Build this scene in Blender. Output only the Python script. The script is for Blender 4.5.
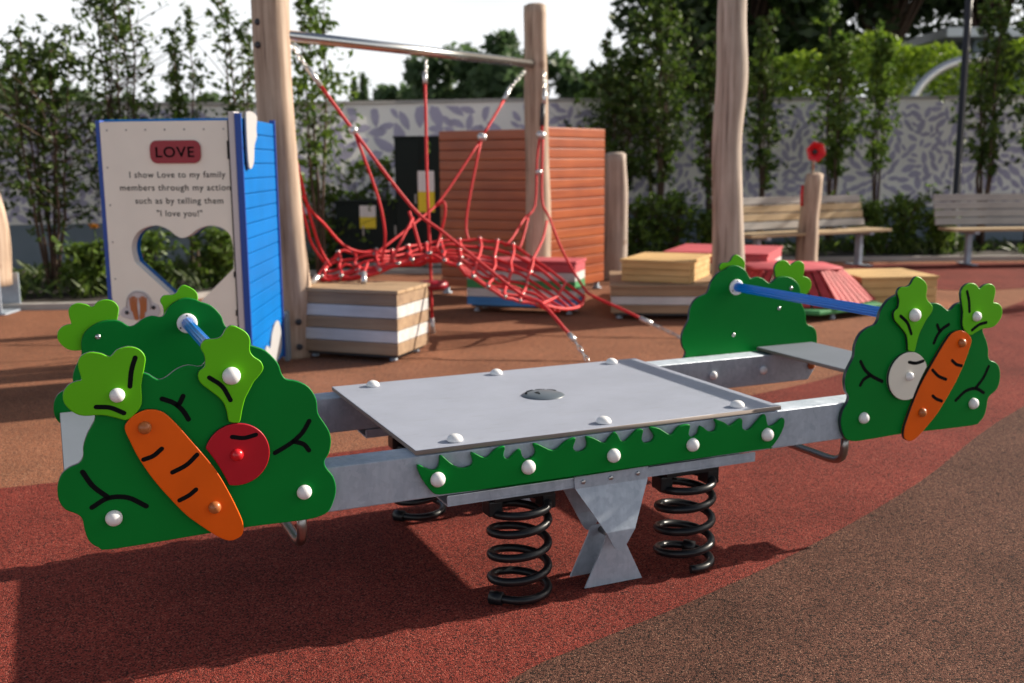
import bpy, bmesh, math, random
from mathutils import Vector, Matrix
from mathutils.geometry import tessellate_polygon
R = math.radians
for o in list(bpy.data.objects): bpy.data.objects.remove(o)
SC = bpy.context.scene
COL = SC.collection

# ------------------------------------------------------------------ camera
CAMH = 1.3166
PITCH, ROLL = 0.17069, -0.006888
cd = bpy.data.cameras.new('camera'); cam = bpy.data.objects.new('camera', cd); COL.objects.link(cam)
fw = Vector((0, math.cos(PITCH), -math.sin(PITCH))); up = Vector((0, math.sin(PITCH), math.cos(PITCH))); rt = Vector((1, 0, 0))
rt2 = rt*math.cos(ROLL)+up*math.sin(ROLL); up2 = up*math.cos(ROLL)-rt*math.sin(ROLL)
cam.matrix_world = Matrix(((rt2.x, up2.x, -fw.x, 0), (rt2.y, up2.y, -fw.y, 0), (rt2.z, up2.z, -fw.z, CAMH), (0, 0, 0, 1)))
cd.sensor_width = 36; cd.lens = 1039.57/1024*36
cd.clip_start = .05; cd.clip_end = 2000
cd.dof.use_dof = True; cd.dof.focus_distance = 2.75; cd.dof.aperture_fstop = 3.1
SC.camera = cam

# ------------------------------------------------------------------ light
SUN_AZ, SUN_EL = R(24.0), R(25.5)      # azimuth from +X towards +Y
w = bpy.data.worlds.new('World'); SC.world = w; w.use_nodes = True
nt = w.node_tree; sky = nt.nodes.new('ShaderNodeTexSky'); sky.sky_type = 'NISHITA'; sky.sun_disc = False
sky.sun_elevation = SUN_EL; sky.sun_rotation = math.pi/2-SUN_AZ
sky.air_density = 1.0; sky.dust_density = 4.0; sky.ozone_density = 1.0
hs = nt.nodes.new('ShaderNodeHueSaturation'); hs.inputs['Saturation'].default_value = .8; hs.inputs['Value'].default_value = .7
nt.links.new(sky.outputs[0], hs.inputs['Color'])
# bright thin cloud low in the sky, breaking up towards the zenith
tcw = nt.nodes.new('ShaderNodeTexCoord'); sep = nt.nodes.new('ShaderNodeSeparateXYZ'); nt.links.new(tcw.outputs['Generated'], sep.inputs[0])
cn = nt.nodes.new('ShaderNodeTexNoise'); cn.inputs['Scale'].default_value = 1.6; cn.inputs['Detail'].default_value = 5
cm = nt.nodes.new('ShaderNodeMapping'); cm.inputs['Scale'].default_value = (1, 1, 3); nt.links.new(tcw.outputs['Generated'], cm.inputs[0]); nt.links.new(cm.outputs[0], cn.inputs['Vector'])
ma = nt.nodes.new('ShaderNodeMath'); ma.operation = 'MULTIPLY_ADD'; ma.inputs[1].default_value = .5; nt.links.new(cn.outputs['Fac'], ma.inputs[0]); nt.links.new(sep.outputs['Z'], ma.inputs[2])
cr = nt.nodes.new('ShaderNodeMapRange'); cr.interpolation_type = 'SMOOTHSTEP'; cr.inputs[1].default_value = .46; cr.inputs[2].default_value = .70; cr.inputs[3].default_value = 1; cr.inputs[4].default_value = .0
nt.links.new(ma.outputs[0], cr.inputs[0])
# the haze is brightened slightly behind the viewer, to light surfaces facing that way
dn = nt.nodes.new('ShaderNodeVectorMath'); dn.operation = 'DOT_PRODUCT'; dn.inputs[1].default_value = (.45, .89, 0); nt.links.new(tcw.outputs['Generated'], dn.inputs[0])
dr = nt.nodes.new('ShaderNodeMapRange'); dr.interpolation_type = 'SMOOTHSTEP'; dr.inputs[1].default_value = -.3; dr.inputs[2].default_value = .75; dr.inputs[3].default_value = 1.1; dr.inputs[4].default_value = 1
nt.links.new(dn.outputs['Value'], dr.inputs[0])
cc = nt.nodes.new('ShaderNodeVectorMath'); cc.operation = 'SCALE'; cc.inputs[0].default_value = (6.6, 6.75, 6.9); nt.links.new(dr.outputs[0], cc.inputs['Scale'])
cx = nt.nodes.new('ShaderNodeMix'); cx.data_type = 'RGBA'; nt.links.new(cc.outputs[0], cx.inputs[7])
nt.links.new(cr.outputs[0], cx.inputs['Factor']); nt.links.new(hs.outputs[0], cx.inputs[6]); nt.links.new(cx.outputs[2], nt.nodes['Background'].inputs[0])
nt.nodes['Background'].inputs[1].default_value = .10
sl = bpy.data.lights.new('sun', 'SUN'); so = bpy.data.objects.new('sun', sl); COL.objects.link(so)
sl.energy = 5.0; sl.angle = R(.6); sl.color = (1, .9, .76)
sd = Vector((math.cos(SUN_EL)*math.cos(SUN_AZ), math.cos(SUN_EL)*math.sin(SUN_AZ), math.sin(SUN_EL)))
so.rotation_euler = sd.to_track_quat('Z', 'Y').to_euler(); so.location = sd*30
SC.view_settings.view_transform = 'Standard'; SC.view_settings.look = 'None'
SC.view_settings.exposure = 0.68; SC.view_settings.gamma = 1
SC.cycles.use_denoising = True
SC.cycles.max_bounces = 6

# ------------------------------------------------------------------ materials
def mat(name, col, rough=.5, metal=0, noise=None, bump=None, spec=.5, coat=0, col2=None, trans=0):
    """noise = (scale, amount): col<->col2 (or darker) mottling; bump=(scale,strength)"""
    m = bpy.data.materials.new(name); m.use_nodes = True; t = m.node_tree; b = t.nodes['Principled BSDF']
    b.inputs['Base Color'].default_value = (*col, 1); b.inputs['Roughness'].default_value = rough
    b.inputs['Metallic'].default_value = metal; b.inputs['Specular IOR Level'].default_value = spec
    b.inputs['Coat Weight'].default_value = coat
    tc = t.nodes.new('ShaderNodeTexCoord')
    if noise:
        n = t.nodes.new('ShaderNodeTexNoise'); n.inputs['Scale'].default_value = noise[0]; n.inputs['Detail'].default_value = 5
        t.links.new(tc.outputs['Object'], n.inputs['Vector'])
        r = t.nodes.new('ShaderNodeValToRGB'); r.color_ramp.elements[0].position = .35; r.color_ramp.elements[1].position = .65
        c2 = col2 or tuple(c*(1-noise[1]) for c in col)
        r.color_ramp.elements[0].color = (*c2, 1); r.color_ramp.elements[1].color = (*col, 1)
        t.links.new(n.outputs['Fac'], r.inputs[0]); t.links.new(r.outputs[0], b.inputs['Base Color'])
    if bump:
        n = t.nodes.new('ShaderNodeTexNoise'); n.inputs['Scale'].default_value = bump[0]; n.inputs['Detail'].default_value = 4
        t.links.new(tc.outputs['Object'], n.inputs['Vector'])
        bp = t.nodes.new('ShaderNodeBump'); bp.inputs['Strength'].default_value = bump[1]; bp.inputs['Distance'].default_value = .002
        t.links.new(n.outputs['Fac'], bp.inputs['Height']); t.links.new(bp.outputs[0], b.inputs['Normal'])
    return m

def wood(name, c1, c2, axis=2, scale=1.0, rough=.75, cracks=False):
    m = bpy.data.materials.new(name); m.use_nodes = True; t = m.node_tree; b = t.nodes['Principled BSDF']
    tc = t.nodes.new('ShaderNodeTexCoord'); mp = t.nodes.new('ShaderNodeMapping')
    s = [30*scale]*3; s[axis] = 1.6*scale; mp.inputs['Scale'].default_value = s
    n = t.nodes.new('ShaderNodeTexNoise'); n.inputs['Scale'].default_value = 1; n.inputs['Detail'].default_value = 6; n.inputs['Roughness'].default_value = .65
    r = t.nodes.new('ShaderNodeValToRGB'); r.color_ramp.elements[0].position = .3; r.color_ramp.elements[1].position = .7
    r.color_ramp.elements[0].color = (*c1, 1); r.color_ramp.elements[1].color = (*c2, 1)
    n2 = t.nodes.new('ShaderNodeTexNoise'); n2.inputs['Scale'].default_value = 3; n2.inputs['Detail'].default_value = 3
    mx = t.nodes.new('ShaderNodeMix'); mx.data_type = 'RGBA'; mx.blend_type = 'MULTIPLY'; mx.inputs['Factor'].default_value = .45
    t.links.new(tc.outputs['Object'], mp.inputs[0]); t.links.new(mp.outputs[0], n.inputs['Vector']); t.links.new(tc.outputs['Object'], n2.inputs['Vector'])
    t.links.new(n.outputs['Fac'], r.inputs[0]); t.links.new(r.outputs[0], mx.inputs[6]); t.links.new(n2.outputs['Fac'], mx.inputs[7])
    last = mx.outputs[2]
    if cracks:
        mp2 = t.nodes.new('ShaderNodeMapping'); mp2.inputs['Scale'].default_value = (26, 26, 1.1); t.links.new(tc.outputs['Object'], mp2.inputs[0])
        n4 = t.nodes.new('ShaderNodeTexNoise'); n4.inputs['Scale'].default_value = 1; n4.inputs['Detail'].default_value = 3; t.links.new(mp2.outputs[0], n4.inputs['Vector'])
        r4 = t.nodes.new('ShaderNodeValToRGB'); r4.color_ramp.elements[0].position = .34; r4.color_ramp.elements[0].color = (.28, .2, .16, 1); r4.color_ramp.elements[1].position = .40
        t.links.new(n4.outputs['Fac'], r4.inputs[0])
        n5 = t.nodes.new('ShaderNodeTexVoronoi'); n5.inputs['Scale'].default_value = 2.6; t.links.new(tc.outputs['Object'], n5.inputs['Vector'])
        r5 = t.nodes.new('ShaderNodeValToRGB'); r5.color_ramp.elements[0].position = .05; r5.color_ramp.elements[0].color = (.45, .3, .22, 1); r5.color_ramp.elements[1].position = .12
        t.links.new(n5.outputs['Distance'], r5.inputs[0])
        for rr in (r4, r5):
            m2 = t.nodes.new('ShaderNodeMix'); m2.data_type = 'RGBA'; m2.blend_type = 'MULTIPLY'; m2.inputs['Factor'].default_value = .55
            t.links.new(last, m2.inputs[6]); t.links.new(rr.outputs[0], m2.inputs[7]); last = m2.outputs[2]
    t.links.new(last, b.inputs['Base Color']); b.inputs['Roughness'].default_value = rough
    bp = t.nodes.new('ShaderNodeBump'); bp.inputs['Strength'].default_value = .25; bp.inputs['Distance'].default_value = .003
    t.links.new(n.outputs['Fac'], bp.inputs['Height']); t.links.new(bp.outputs[0], b.inputs['Normal'])
    return m

def rubber(name, a, b_, c_, big=.25):
    """bonded rubber granules: voronoi cells in three colours with a grainy bump"""
    m = bpy.data.materials.new(name); m.use_nodes = True; t = m.node_tree; b = t.nodes['Principled BSDF']
    tc = t.nodes.new('ShaderNodeTexCoord')
    v = t.nodes.new('ShaderNodeTexVoronoi'); v.inputs['Scale'].default_value = 250
    t.links.new(tc.outputs['Object'], v.inputs['Vector'])
    sx = t.nodes.new('ShaderNodeSeparateColor'); t.links.new(v.outputs['Color'], sx.inputs[0])
    r = t.nodes.new('ShaderNodeValToRGB'); r.color_ramp.interpolation = 'LINEAR'
    e = r.color_ramp.elements; e[0].position = 0; e[0].color = (*c_, 1); e[1].position = 1; e[1].color = (*b_, 1)
    k = e.new(.26); k.color = (*c_, 1); k = e.new(.40); k.color = (*a, 1); k = e.new(.85); k.color = (*a, 1)
    t.links.new(sx.outputs[0], r.inputs[0])
    n = t.nodes.new('ShaderNodeTexNoise'); n.inputs['Scale'].default_value = 1.3; n.inputs['Detail'].default_value = 6; n.inputs['Roughness'].default_value = .6
    t.links.new(tc.outputs['Object'], n.inputs['Vector'])
    mr = t.nodes.new('ShaderNodeMapRange'); mr.inputs[1].default_value = .3; mr.inputs[2].default_value = .7; mr.inputs[3].default_value = 1-big; mr.inputs[4].default_value = 1+big*.6
    t.links.new(n.outputs['Fac'], mr.inputs[0])
    mx = t.nodes.new('ShaderNodeVectorMath'); mx.operation = 'SCALE'
    t.links.new(r.outputs[0], mx.inputs[0]); t.links.new(mr.outputs[0], mx.inputs['Scale']); t.links.new(mx.outputs[0], b.inputs['Base Color'])
    b.inputs['Roughness'].default_value = .9; b.inputs['Specular IOR Level'].default_value = .12
    bp = t.nodes.new('ShaderNodeBump'); bp.inputs['Strength'].default_value = .8; bp.inputs['Distance'].default_value = .003; bp.invert = True
    t.links.new(v.outputs['Distance'], bp.inputs['Height'])
    n3 = t.nodes.new('ShaderNodeTexNoise'); n3.inputs['Scale'].default_value = 14; n3.inputs['Detail'].default_value = 2
    t.links.new(tc.outputs['Object'], n3.inputs['Vector'])
    bp2 = t.nodes.new('ShaderNodeBump'); bp2.inputs['Strength'].default_value = .35; bp2.inputs['Distance'].default_value = .006
    t.links.new(n3.outputs['Fac'], bp2.inputs['Height']); t.links.new(bp.outputs[0], bp2.inputs['Normal']); t.links.new(bp2.outputs[0], b.inputs['Normal'])
    return m

def galv(name, lo, hi):
    m = bpy.data.materials.new(name); m.use_nodes = True; t = m.node_tree; b = t.nodes['Principled BSDF']
    tc = t.nodes.new('ShaderNodeTexCoord')
    n0 = t.nodes.new('ShaderNodeTexNoise'); n0.inputs['Scale'].default_value = 25; n0.inputs['Detail'].default_value = 3
    t.links.new(tc.outputs['Object'], n0.inputs['Vector'])
    v = t.nodes.new('ShaderNodeTexVoronoi'); v.inputs['Scale'].default_value = 62
    ad = t.nodes.new('ShaderNodeVectorMath'); ad.operation = 'MULTIPLY_ADD'; ad.inputs[1].default_value = (.03, .03, .03)
    t.links.new(n0.outputs['Color'], ad.inputs[0]); t.links.new(tc.outputs['Object'], ad.inputs[2]); t.links.new(ad.outputs[0], v.inputs['Vector'])
    sx = t.nodes.new('ShaderNodeSeparateColor'); t.links.new(v.outputs['Color'], sx.inputs[0])
    n = t.nodes.new('ShaderNodeTexNoise'); n.inputs['Scale'].default_value = 4; n.inputs['Detail'].default_value = 8; n.inputs['Roughness'].default_value = .7
    mp = t.nodes.new('ShaderNodeMapping'); mp.inputs['Scale'].default_value = (4, 1, .6); t.links.new(tc.outputs['Object'], mp.inputs[0]); t.links.new(mp.outputs[0], n.inputs['Vector'])
    mm = t.nodes.new('ShaderNodeMath'); mm.operation = 'MULTIPLY_ADD'; mm.inputs[1].default_value = .2
    t.links.new(sx.outputs[0], mm.inputs[0]); t.links.new(n.outputs['Fac'], mm.inputs[2])
    r = t.nodes.new('ShaderNodeValToRGB'); r.color_ramp.elements[0].position = .4; r.color_ramp.elements[1].position = .95
    r.color_ramp.elements[0].color = (*lo, 1); r.color_ramp.elements[1].color = (*hi, 1)
    t.links.new(mm.outputs[0], r.inputs[0]); t.links.new(r.outputs[0], b.inputs['Base Color'])
    b.inputs['Metallic'].default_value = .2
    mr = t.nodes.new('ShaderNodeMapRange'); mr.inputs[3].default_value = .38; mr.inputs[4].default_value = .6
    t.links.new(sx.outputs[1], mr.inputs[0]); t.links.new(mr.outputs[0], b.inputs['Roughness'])
    return m

def foliage(name, a, b_, rough=.55):
    m = bpy.data.materials.new(name); m.use_nodes = True; t = m.node_tree; b = t.nodes['Principled BSDF']
    tc = t.nodes.new('ShaderNodeTexCoord'); n = t.nodes.new('ShaderNodeTexNoise'); n.inputs['Scale'].default_value = 9; n.inputs['Detail'].default_value = 3
    t.links.new(tc.outputs['Object'], n.inputs['Vector'])
    r = t.nodes.new('ShaderNodeValToRGB'); r.color_ramp.elements[0].position = .35; r.color_ramp.elements[1].position = .65
    r.color_ramp.elements[0].color = (*a, 1); r.color_ramp.elements[1].color = (*b_, 1)
    t.links.new(n.outputs['Fac'], r.inputs[0]); t.links.new(r.outputs[0], b.inputs['Base Color']); b.inputs['Roughness'].default_value = rough
    tr = t.nodes.new('ShaderNodeBsdfTranslucent'); ms = t.nodes.new('ShaderNodeMixShader'); ms.inputs[0].default_value = .42
    t.links.new(r.outputs[0], tr.inputs[0]); t.links.new(b.outputs[0], ms.inputs[1]); t.links.new(tr.outputs[0], ms.inputs[2])
    t.links.new(ms.outputs[0], t.nodes['Material Output'].inputs[0])
    return m

def deckmat(name, col):
    m = mat(name, col, .55, noise=(5, .09), bump=(600, .5)); t = m.node_tree; b = t.nodes['Principled BSDF']
    src = b.inputs['Base Color'].links[0].from_socket; tc = [n for n in t.nodes if n.type == 'TEX_COORD'][0]
    mp = t.nodes.new('ShaderNodeMapping'); mp.inputs['Scale'].default_value = (3, 26, 1); mp.inputs['Rotation'].default_value = (0, 0, .5); t.links.new(tc.outputs['Object'], mp.inputs[0])
    n = t.nodes.new('ShaderNodeTexNoise'); n.inputs['Scale'].default_value = 3.5; n.inputs['Detail'].default_value = 7; n.inputs['Roughness'].default_value = .7; t.links.new(mp.outputs[0], n.inputs['Vector'])
    r = t.nodes.new('ShaderNodeValToRGB'); r.color_ramp.elements[0].position = .33; r.color_ramp.elements[0].color = (.78, .76, .74, 1); r.color_ramp.elements[1].position = .46; r.color_ramp.elements[1].color = (1, 1, 1, 1)
    e = r.color_ramp.elements.new(.68); e.color = (1, 1, 1, 1); e = r.color_ramp.elements.new(.76); e.color = (1.12, 1.1, 1.08, 1)
    t.links.new(n.outputs['Fac'], r.inputs[0]); mx = t.nodes.new('ShaderNodeMix'); mx.data_type = 'RGBA'; mx.blend_type = 'MULTIPLY'; mx.inputs['Factor'].default_value = .7
    t.links.new(src, mx.inputs[6]); t.links.new(r.outputs[0], mx.inputs[7]); t.links.new(mx.outputs[2], b.inputs['Base Color'])
    mr = t.nodes.new('ShaderNodeMapRange'); mr.inputs[3].default_value = .42; mr.inputs[4].default_value = .68; t.links.new(n.outputs['Fac'], mr.inputs[0]); t.links.new(mr.outputs[0], b.inputs['Roughness'])
    return m
M = dict(
 green=mat('green_board', (.0005, .205, .027), .42, spec=.13, noise=(2.5, .12), bump=(160, .05)),
 lime=mat('lime_board', (.12, .50, .005), .42, spec=.2, noise=(3, .08), bump=(160, .05)),
 orange=mat('orange_board', (.82, .12, .003), .42, spec=.2, noise=(6, .12), bump=(160, .05)),
 crimson=mat('crimson_board', (.46, .006, .018), .42, spec=.28, noise=(6, .1), bump=(160, .05)),
 cream=mat('cream_board', (.72, .69, .6), .42),
 core=mat('dark_board_edge', (.012, .02, .03), .35, spec=.5),
 groove=mat('groove_black', (.004, .005, .006), .8, spec=.1),
 seatb=mat('seat_board', (.17, .195, .235), .6, spec=.3, noise=(5, .07)),
 white=mat('white_cap', (.8, .8, .8), .35),
 amber=mat('amber_cap', (.42, .13, .035), .35),
 redcap=mat('red_cap', (.62, .012, .02), .3),
 galv=galv('galvanised_steel', (.30, .355, .425), (.47, .53, .61)),
 steel=mat('stainless', (.62, .62, .6), .22, 1),
 dsteel=mat('brushed_tube', (.32, .31, .3), .32, 1),
 bolt=mat('bolt_head', (.5, .5, .5), .3, 1),
 black=mat('black_spring', (.006, .007, .009), .36, spec=.4),
 plat=deckmat('grey_deck_board', (.345, .375, .455)),
 platedge=mat('grey_board_edge', (.24, .2, .18), .7),
 badge=mat('badge', (.10, .125, .15), .38),
 bluebar=mat('blue_bar', (.003, .17, .66), .32, coat=.3, spec=.3),
 blue=mat('blue_board', (.001, .145, .47), .45, spec=.12, noise=(3, .15)),
 bluedk=mat('blue_edge', (.006, .06, .34), .45),
 beige=mat('beige_board', (.87, .83, .73), .55, noise=(4, .05)),
 offwhite=mat('white_board', (.56, .53, .54), .5),
 greyb=mat('grey_cutout', (.36, .36, .37), .6),
 redsign=mat('sign_red', (.3, .007, .022), .4),
 post=wood('debarked_post', (.33, .21, .14), (.70, .54, .41), 2, .8, cracks=True),
 post2=wood('grey_post', (.36, .27, .21), (.66, .55, .46), 2, .8, cracks=True),
 brown=wood('brown_plank', (.28, .17, .10), (.50, .34, .2), 0, .5),
 tan=wood('tan_plank', (.42, .26, .14), (.66, .46, .27), 0, .5),
 pine=wood('pine_plank', (.55, .31, .10), (.92, .63, .28), 0, .5),
 wplank=wood('white_plank', (.5, .49, .48), (.82, .8, .78), 0, .5),
 gplank=wood('grey_slat', (.38, .35, .32), (.62, .58, .54), 0, .5),
 tslat=wood('tan_slat', (.45, .3, .16), (.72, .54, .32), 0, .5),
 ppink=wood('pink_plank', (.5, .05, .07), (.72, .12, .15), 0, .5),
 pgreen=wood('green_plank', (.03, .22, .07), (.07, .36, .12), 0, .5),
 pblue=wood('blue_plank', (.04, .2, .5), (.09, .32, .68), 0, .5),
 redwood=wood('red_stained_plank', (.31, .062, .022), (.56, .150, .045), 0, .5, .32),
 maroon=wood('red_mound_plank', (.34, .015, .02), (.6, .06, .07), 2, .6),
 rope=mat('red_rope', (.56, .010, .016), .62, bump=(220, .6)),
 ferrule=mat('ferrule', (.64, .64, .64), .3, .7),
 cab=mat('cabinet_green_black', (.009, .017, .016), .6, spec=.2),
 yellow=mat('sticker_yellow', (.85, .68, .02), .5),
 trunk=mat('bark', (.10, .06, .04), .9, noise=(12, .4)),
 concrete=mat('concrete', (.42, .4, .38), .85, noise=(3, .2)),
 bluegrey=mat('bluegrey_wall', (.2, .25, .3), .8, noise=(2, .15)),
 mural=mat('mural_ground', (.93, .91, .87), .8, noise=(2, .08)),
 violet=mat('mural_leaf', (.48, .45, .59), .8, noise=(3, .15)),
 soil=mat('soil', (.035, .025, .018), 1, noise=(12, .5)),
 roof=mat('pale_roof', (.75, .8, .85), .5),
 facade=mat('bluegrey_facade', (.1, .14, .18), .4),
 poled=mat('dark_pole', (.03, .03, .035), .5),
 leafD=foliage('leaf_dark', (.025, .06, .008), (.10, .16, .022)),
 leafM=foliage('leaf_mid', (.04, .09, .01), (.15, .24, .03)),
 leafB=foliage('leaf_bright', (.12, .22, .012), (.32, .44, .035)),
 leafF=foliage('leaf_far', (.05, .10, .04), (.12, .19, .07)),
 leafC=foliage('leaf_canopy', (.015, .035, .008), (.05, .085, .018)),
 grass=foliage('bed_grass', (.03, .07, .015), (.12, .17, .03)),
 flower=mat('orange_petals', (.85, .35, .02), .6),
 red_rub=rubber('red_rubber', (.235, .041, .029), (.36, .115, .085), (.05, .014, .012), .3),
 brn_rub=rubber('brown_rubber', (.33, .13, .07), (.46, .26, .16), (.09, .05, .035), .22),
 mix_rub=rubber('mixed_rubber', (.13, .056, .039), (.29, .155, .105), (.02, .013, .011), .36),
)

# ------------------------------------------------------------------ builders
def link(name, me, m, parent=None, smooth=False):
    o = bpy.data.objects.new(name, me)
    if m is not None:
        if len(me.materials): me.materials.clear()
        for k in (m if isinstance(m, (list, tuple)) else [m]): me.materials.append(k)
    if smooth:
        for p in me.polygons: p.use_smooth = True
    COL.objects.link(o); o.parent = parent
    return o
def obj(name, bm, m, parent=None, smooth=False):
    me = bpy.data.meshes.new(name); bmesh.ops.recalc_face_normals(bm, faces=bm.faces[:]); bm.to_mesh(me); bm.free()
    return link(name, me, m, parent, smooth)
def thing(name, label, cat, loc=(0, 0, 0), rz=0, group=None):
    o = bpy.data.objects.new(name, None); COL.objects.link(o); o.location = loc; o.rotation_euler = (0, 0, rz)
    o.empty_display_size = .1; o['label'] = label; o['category'] = cat
    if group: o['group'] = group
    return o
def tag(o, label, cat, group=None, kind=None):
    o['label'] = label; o['category'] = cat
    if group: o['group'] = group
    if kind: o['kind'] = kind
    return o
def structure(o, label=None):
    o['kind'] = 'structure'
    if label: o['label'] = label
    return o
def NB(): return bmesh.new()
def box(bm, x0, x1, y0, y1, z0, z1, bev=.0, mtx=None, mi=0):
    b = bmesh.new()
    bmesh.ops.create_cube(b, size=1)
    for v in b.verts: v.co = Vector(((x0+x1)/2+v.co.x*(x1-x0), (y0+y1)/2+v.co.y*(y1-y0), (z0+z1)/2+v.co.z*(z1-z0)))
    if bev: bmesh.ops.bevel(b, geom=b.edges[:], offset=bev, segments=2, affect='EDGES', profile=.7)
    if mtx: b.transform(mtx)
    merge(bm, b, mi)
def merge(bm, b, mi=0):
    vs = [bm.verts.new(v.co) for v in b.verts]; b.verts.index_update()
    for f in b.faces:
        try: nf = bm.faces.new([vs[v.index] for v in f.verts]); nf.material_index = mi; nf.smooth = f.smooth
        except ValueError: pass
    b.free()
def catmull(pts, n=4, closed=False):
    P = [Vector(p) for p in pts]; N = len(P); out = []
    for i in range(N if closed else N-1):
        a = P[(i-1) % N] if closed or i > 0 else P[0]*2-P[1]
        b, c = P[i], P[(i+1) % N]
        d = P[(i+2) % N] if closed or i+2 < N else P[-1]*2-P[-2]
        for k in range(n):
            t = k/n
            out.append(.5*((2*b)+(c-a)*t+(2*a-5*b+4*c-d)*t*t+(3*b-a-3*c+d)*t**3))
    if not closed: out.append(P[-1])
    return out
def tube(bm, pts, rad, seg=8, caps=True, mi=0):
    """tube along points; rad: number or list"""
    P = [Vector(p) for p in pts]; n = len(P)
    T = [(P[min(i+1, n-1)]-P[max(i-1, 0)]).normalized() for i in range(n)]
    ref = Vector((0, 0, 1)) if abs(T[0].z) < .9 else Vector((1, 0, 0))
    nx = T[0].cross(ref).normalized(); rings = []
    for i in range(n):
        nx = (nx-T[i]*nx.dot(T[i])); nx = nx.normalized() if nx.length > 1e-6 else T[i].orthogonal().normalized()
        ny = T[i].cross(nx); r = rad[i] if isinstance(rad, (list, tuple)) else rad
        rings.append([bm.verts.new(P[i]+(nx*math.cos(a)+ny*math.sin(a))*r) for a in [2*math.pi*k/seg for k in range(seg)]])
    for i in range(n-1):
        for k in range(seg):
            f = bm.faces.new((rings[i][k], rings[i][(k+1) % seg], rings[i+1][(k+1) % seg], rings[i+1][k])); f.smooth = True; f.material_index = mi
    if caps:
        for rg in (rings[0], rings[-1]):
            f = bm.faces.new(rg); f.material_index = mi
def lathe(bm, prof, c=(0, 0, 0), axis=(0, 0, 1), seg=16, mi=0):
    """prof: list of (r, h) along the axis"""
    A = Vector(axis).normalized(); X = A.orthogonal().normalized(); Y = A.cross(X); C0 = Vector(c); rings = []
    for r, h in prof:
        if r < 1e-6: rings.append([bm.verts.new(C0+A*h)])
        else: rings.append([bm.verts.new(C0+A*h+(X*math.cos(a)+Y*math.sin(a))*r) for a in [2*math.pi*k/seg for k in range(seg)]])
    for i in range(len(rings)-1):
        a, b = rings[i], rings[i+1]
        for k in range(seg):
            k2 = (k+1) % seg
            q = [a[k % len(a)], a[k2 % len(a)], b[k2 % len(b)], b[k % len(b)]]
            q = list(dict.fromkeys(q))
            if len(q) > 2:
                try: f = bm.faces.new(q); f.smooth = True; f.material_index = mi
                except ValueError: pass
    for rg in (rings[0], rings[-1]):
        if len(rg) > 2: bm.faces.new(rg)
def offset(poly, d):
    n = len(poly); out = []
    for i in range(n):
        a, b, c = poly[i-1], poly[i], poly[(i+1) % n]
        e1 = (b-a); e2 = (c-b)
        n1 = Vector((e1.y, -e1.x)).normalized() if e1.length > 1e-9 else Vector((0, 0)); n2 = Vector((e2.y, -e2.x)).normalized() if e2.length > 1e-9 else n1
        m_ = n1+n2
        m_ = m_.normalized() if m_.length > 1e-3 else n1
        out.append(b-m_*d)
    return out
def plate(bm, poly, y0, y1, bev=.002, mi=0, core=None):
    """extrude an (x,z) outline between y0 (front) and y1 (back) with softened edges"""
    P = [Vector(p) for p in poly]
    A = sum(P[i-1].x*P[i].y-P[i].x*P[i-1].y for i in range(len(P)))
    if A < 0: P = P[::-1]
    sg = 1 if y1 > y0 else -1
    prof = [(bev, 0), (bev*.3, bev*.3), (0, bev), (0, abs(y1-y0)-bev), (bev*.3, abs(y1-y0)-bev*.3), (bev, abs(y1-y0))] if bev else [(0, 0), (0, abs(y1-y0))]
    rings = []
    for ins, h in prof:
        q = offset(P, ins) if ins else P
        rings.append([bm.verts.new((v.x, y0+sg*h, v.y)) for v in q])
    n = len(P); tri = tessellate_polygon([[Vector((v.co.x, v.co.z, 0)) for v in rings[0]]])
    for rg in (rings[0], rings[-1]):
        for t in tri:
            try: f = bm.faces.new([rg[i] for i in t]); f.material_index = mi
            except ValueError: pass
    for i in range(len(rings)-1):
        for k in range(n):
            f = bm.faces.new((rings[i][k], rings[i][(k+1) % n], rings[i+1][(k+1) % n], rings[i+1][k])); f.material_index = core if core is not None and i == 2 else mi
            f.smooth = len(prof) > 2
def strip(bm, pts, wd, y0, th=.0008):
    """a narrow rounded groove line on the (x,z) face at y0, th proud (towards -sign)"""
    P = catmull([Vector(p) for p in pts], 5); L = []; Rr = []; n = len(P)
    for i in range(n):
        t = (P[min(i+1, n-1)]-P[max(i-1, 0)]).normalized(); nn = Vector((-t.y, t.x))*wd/2; L.append(P[i]+nn); Rr.append(P[i]-nn)
    def cap(c, t): return [c+Vector((t.x*math.cos(a)-t.y*math.sin(a), t.x*math.sin(a)+t.y*math.cos(a)))*wd/2 for a in (R(60), R(20), R(-20), R(-60))]
    t1 = (P[-1]-P[-2]).normalized(); t0 = (P[0]-P[1]).normalized()
    plate(bm, [(v.x, v.y) for v in L+cap(P[-1], t1)+Rr[::-1]+cap(P[0], t0)], y0, y0+th, 0)
def text_me(body, size, depth=.0015, spacing=1.0, bold=.0):
    c = bpy.data.curves.new('lettering', 'FONT'); c.body = body; c.size = size; c.extrude = depth; c.align_x = 'CENTER'; c.space_character = spacing; c.offset = bold
    o = bpy.data.objects.new('lettering_tmp', c); COL.objects.link(o); bpy.context.view_layer.update()
    me = bpy.data.meshes.new_from_object(o.evaluated_get(bpy.context.evaluated_depsgraph_get())); bpy.data.objects.remove(o)
    me.transform(Matrix.Rotation(math.pi/2, 4, 'X'))
    return me
def ungroup_copy(root, loc=None, rz=None, label=None):
    def cp(o, par):
        c = o.copy(); COL.objects.link(c); c.parent = par
        for ch in list(o.children): cp(ch, c)
        return c
    r = cp(root, None)
    if loc is not None: r.location = loc
    if rz is not None: r.rotation_euler = (0, 0, rz)
    if label: r['label'] = label
    return r
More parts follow.
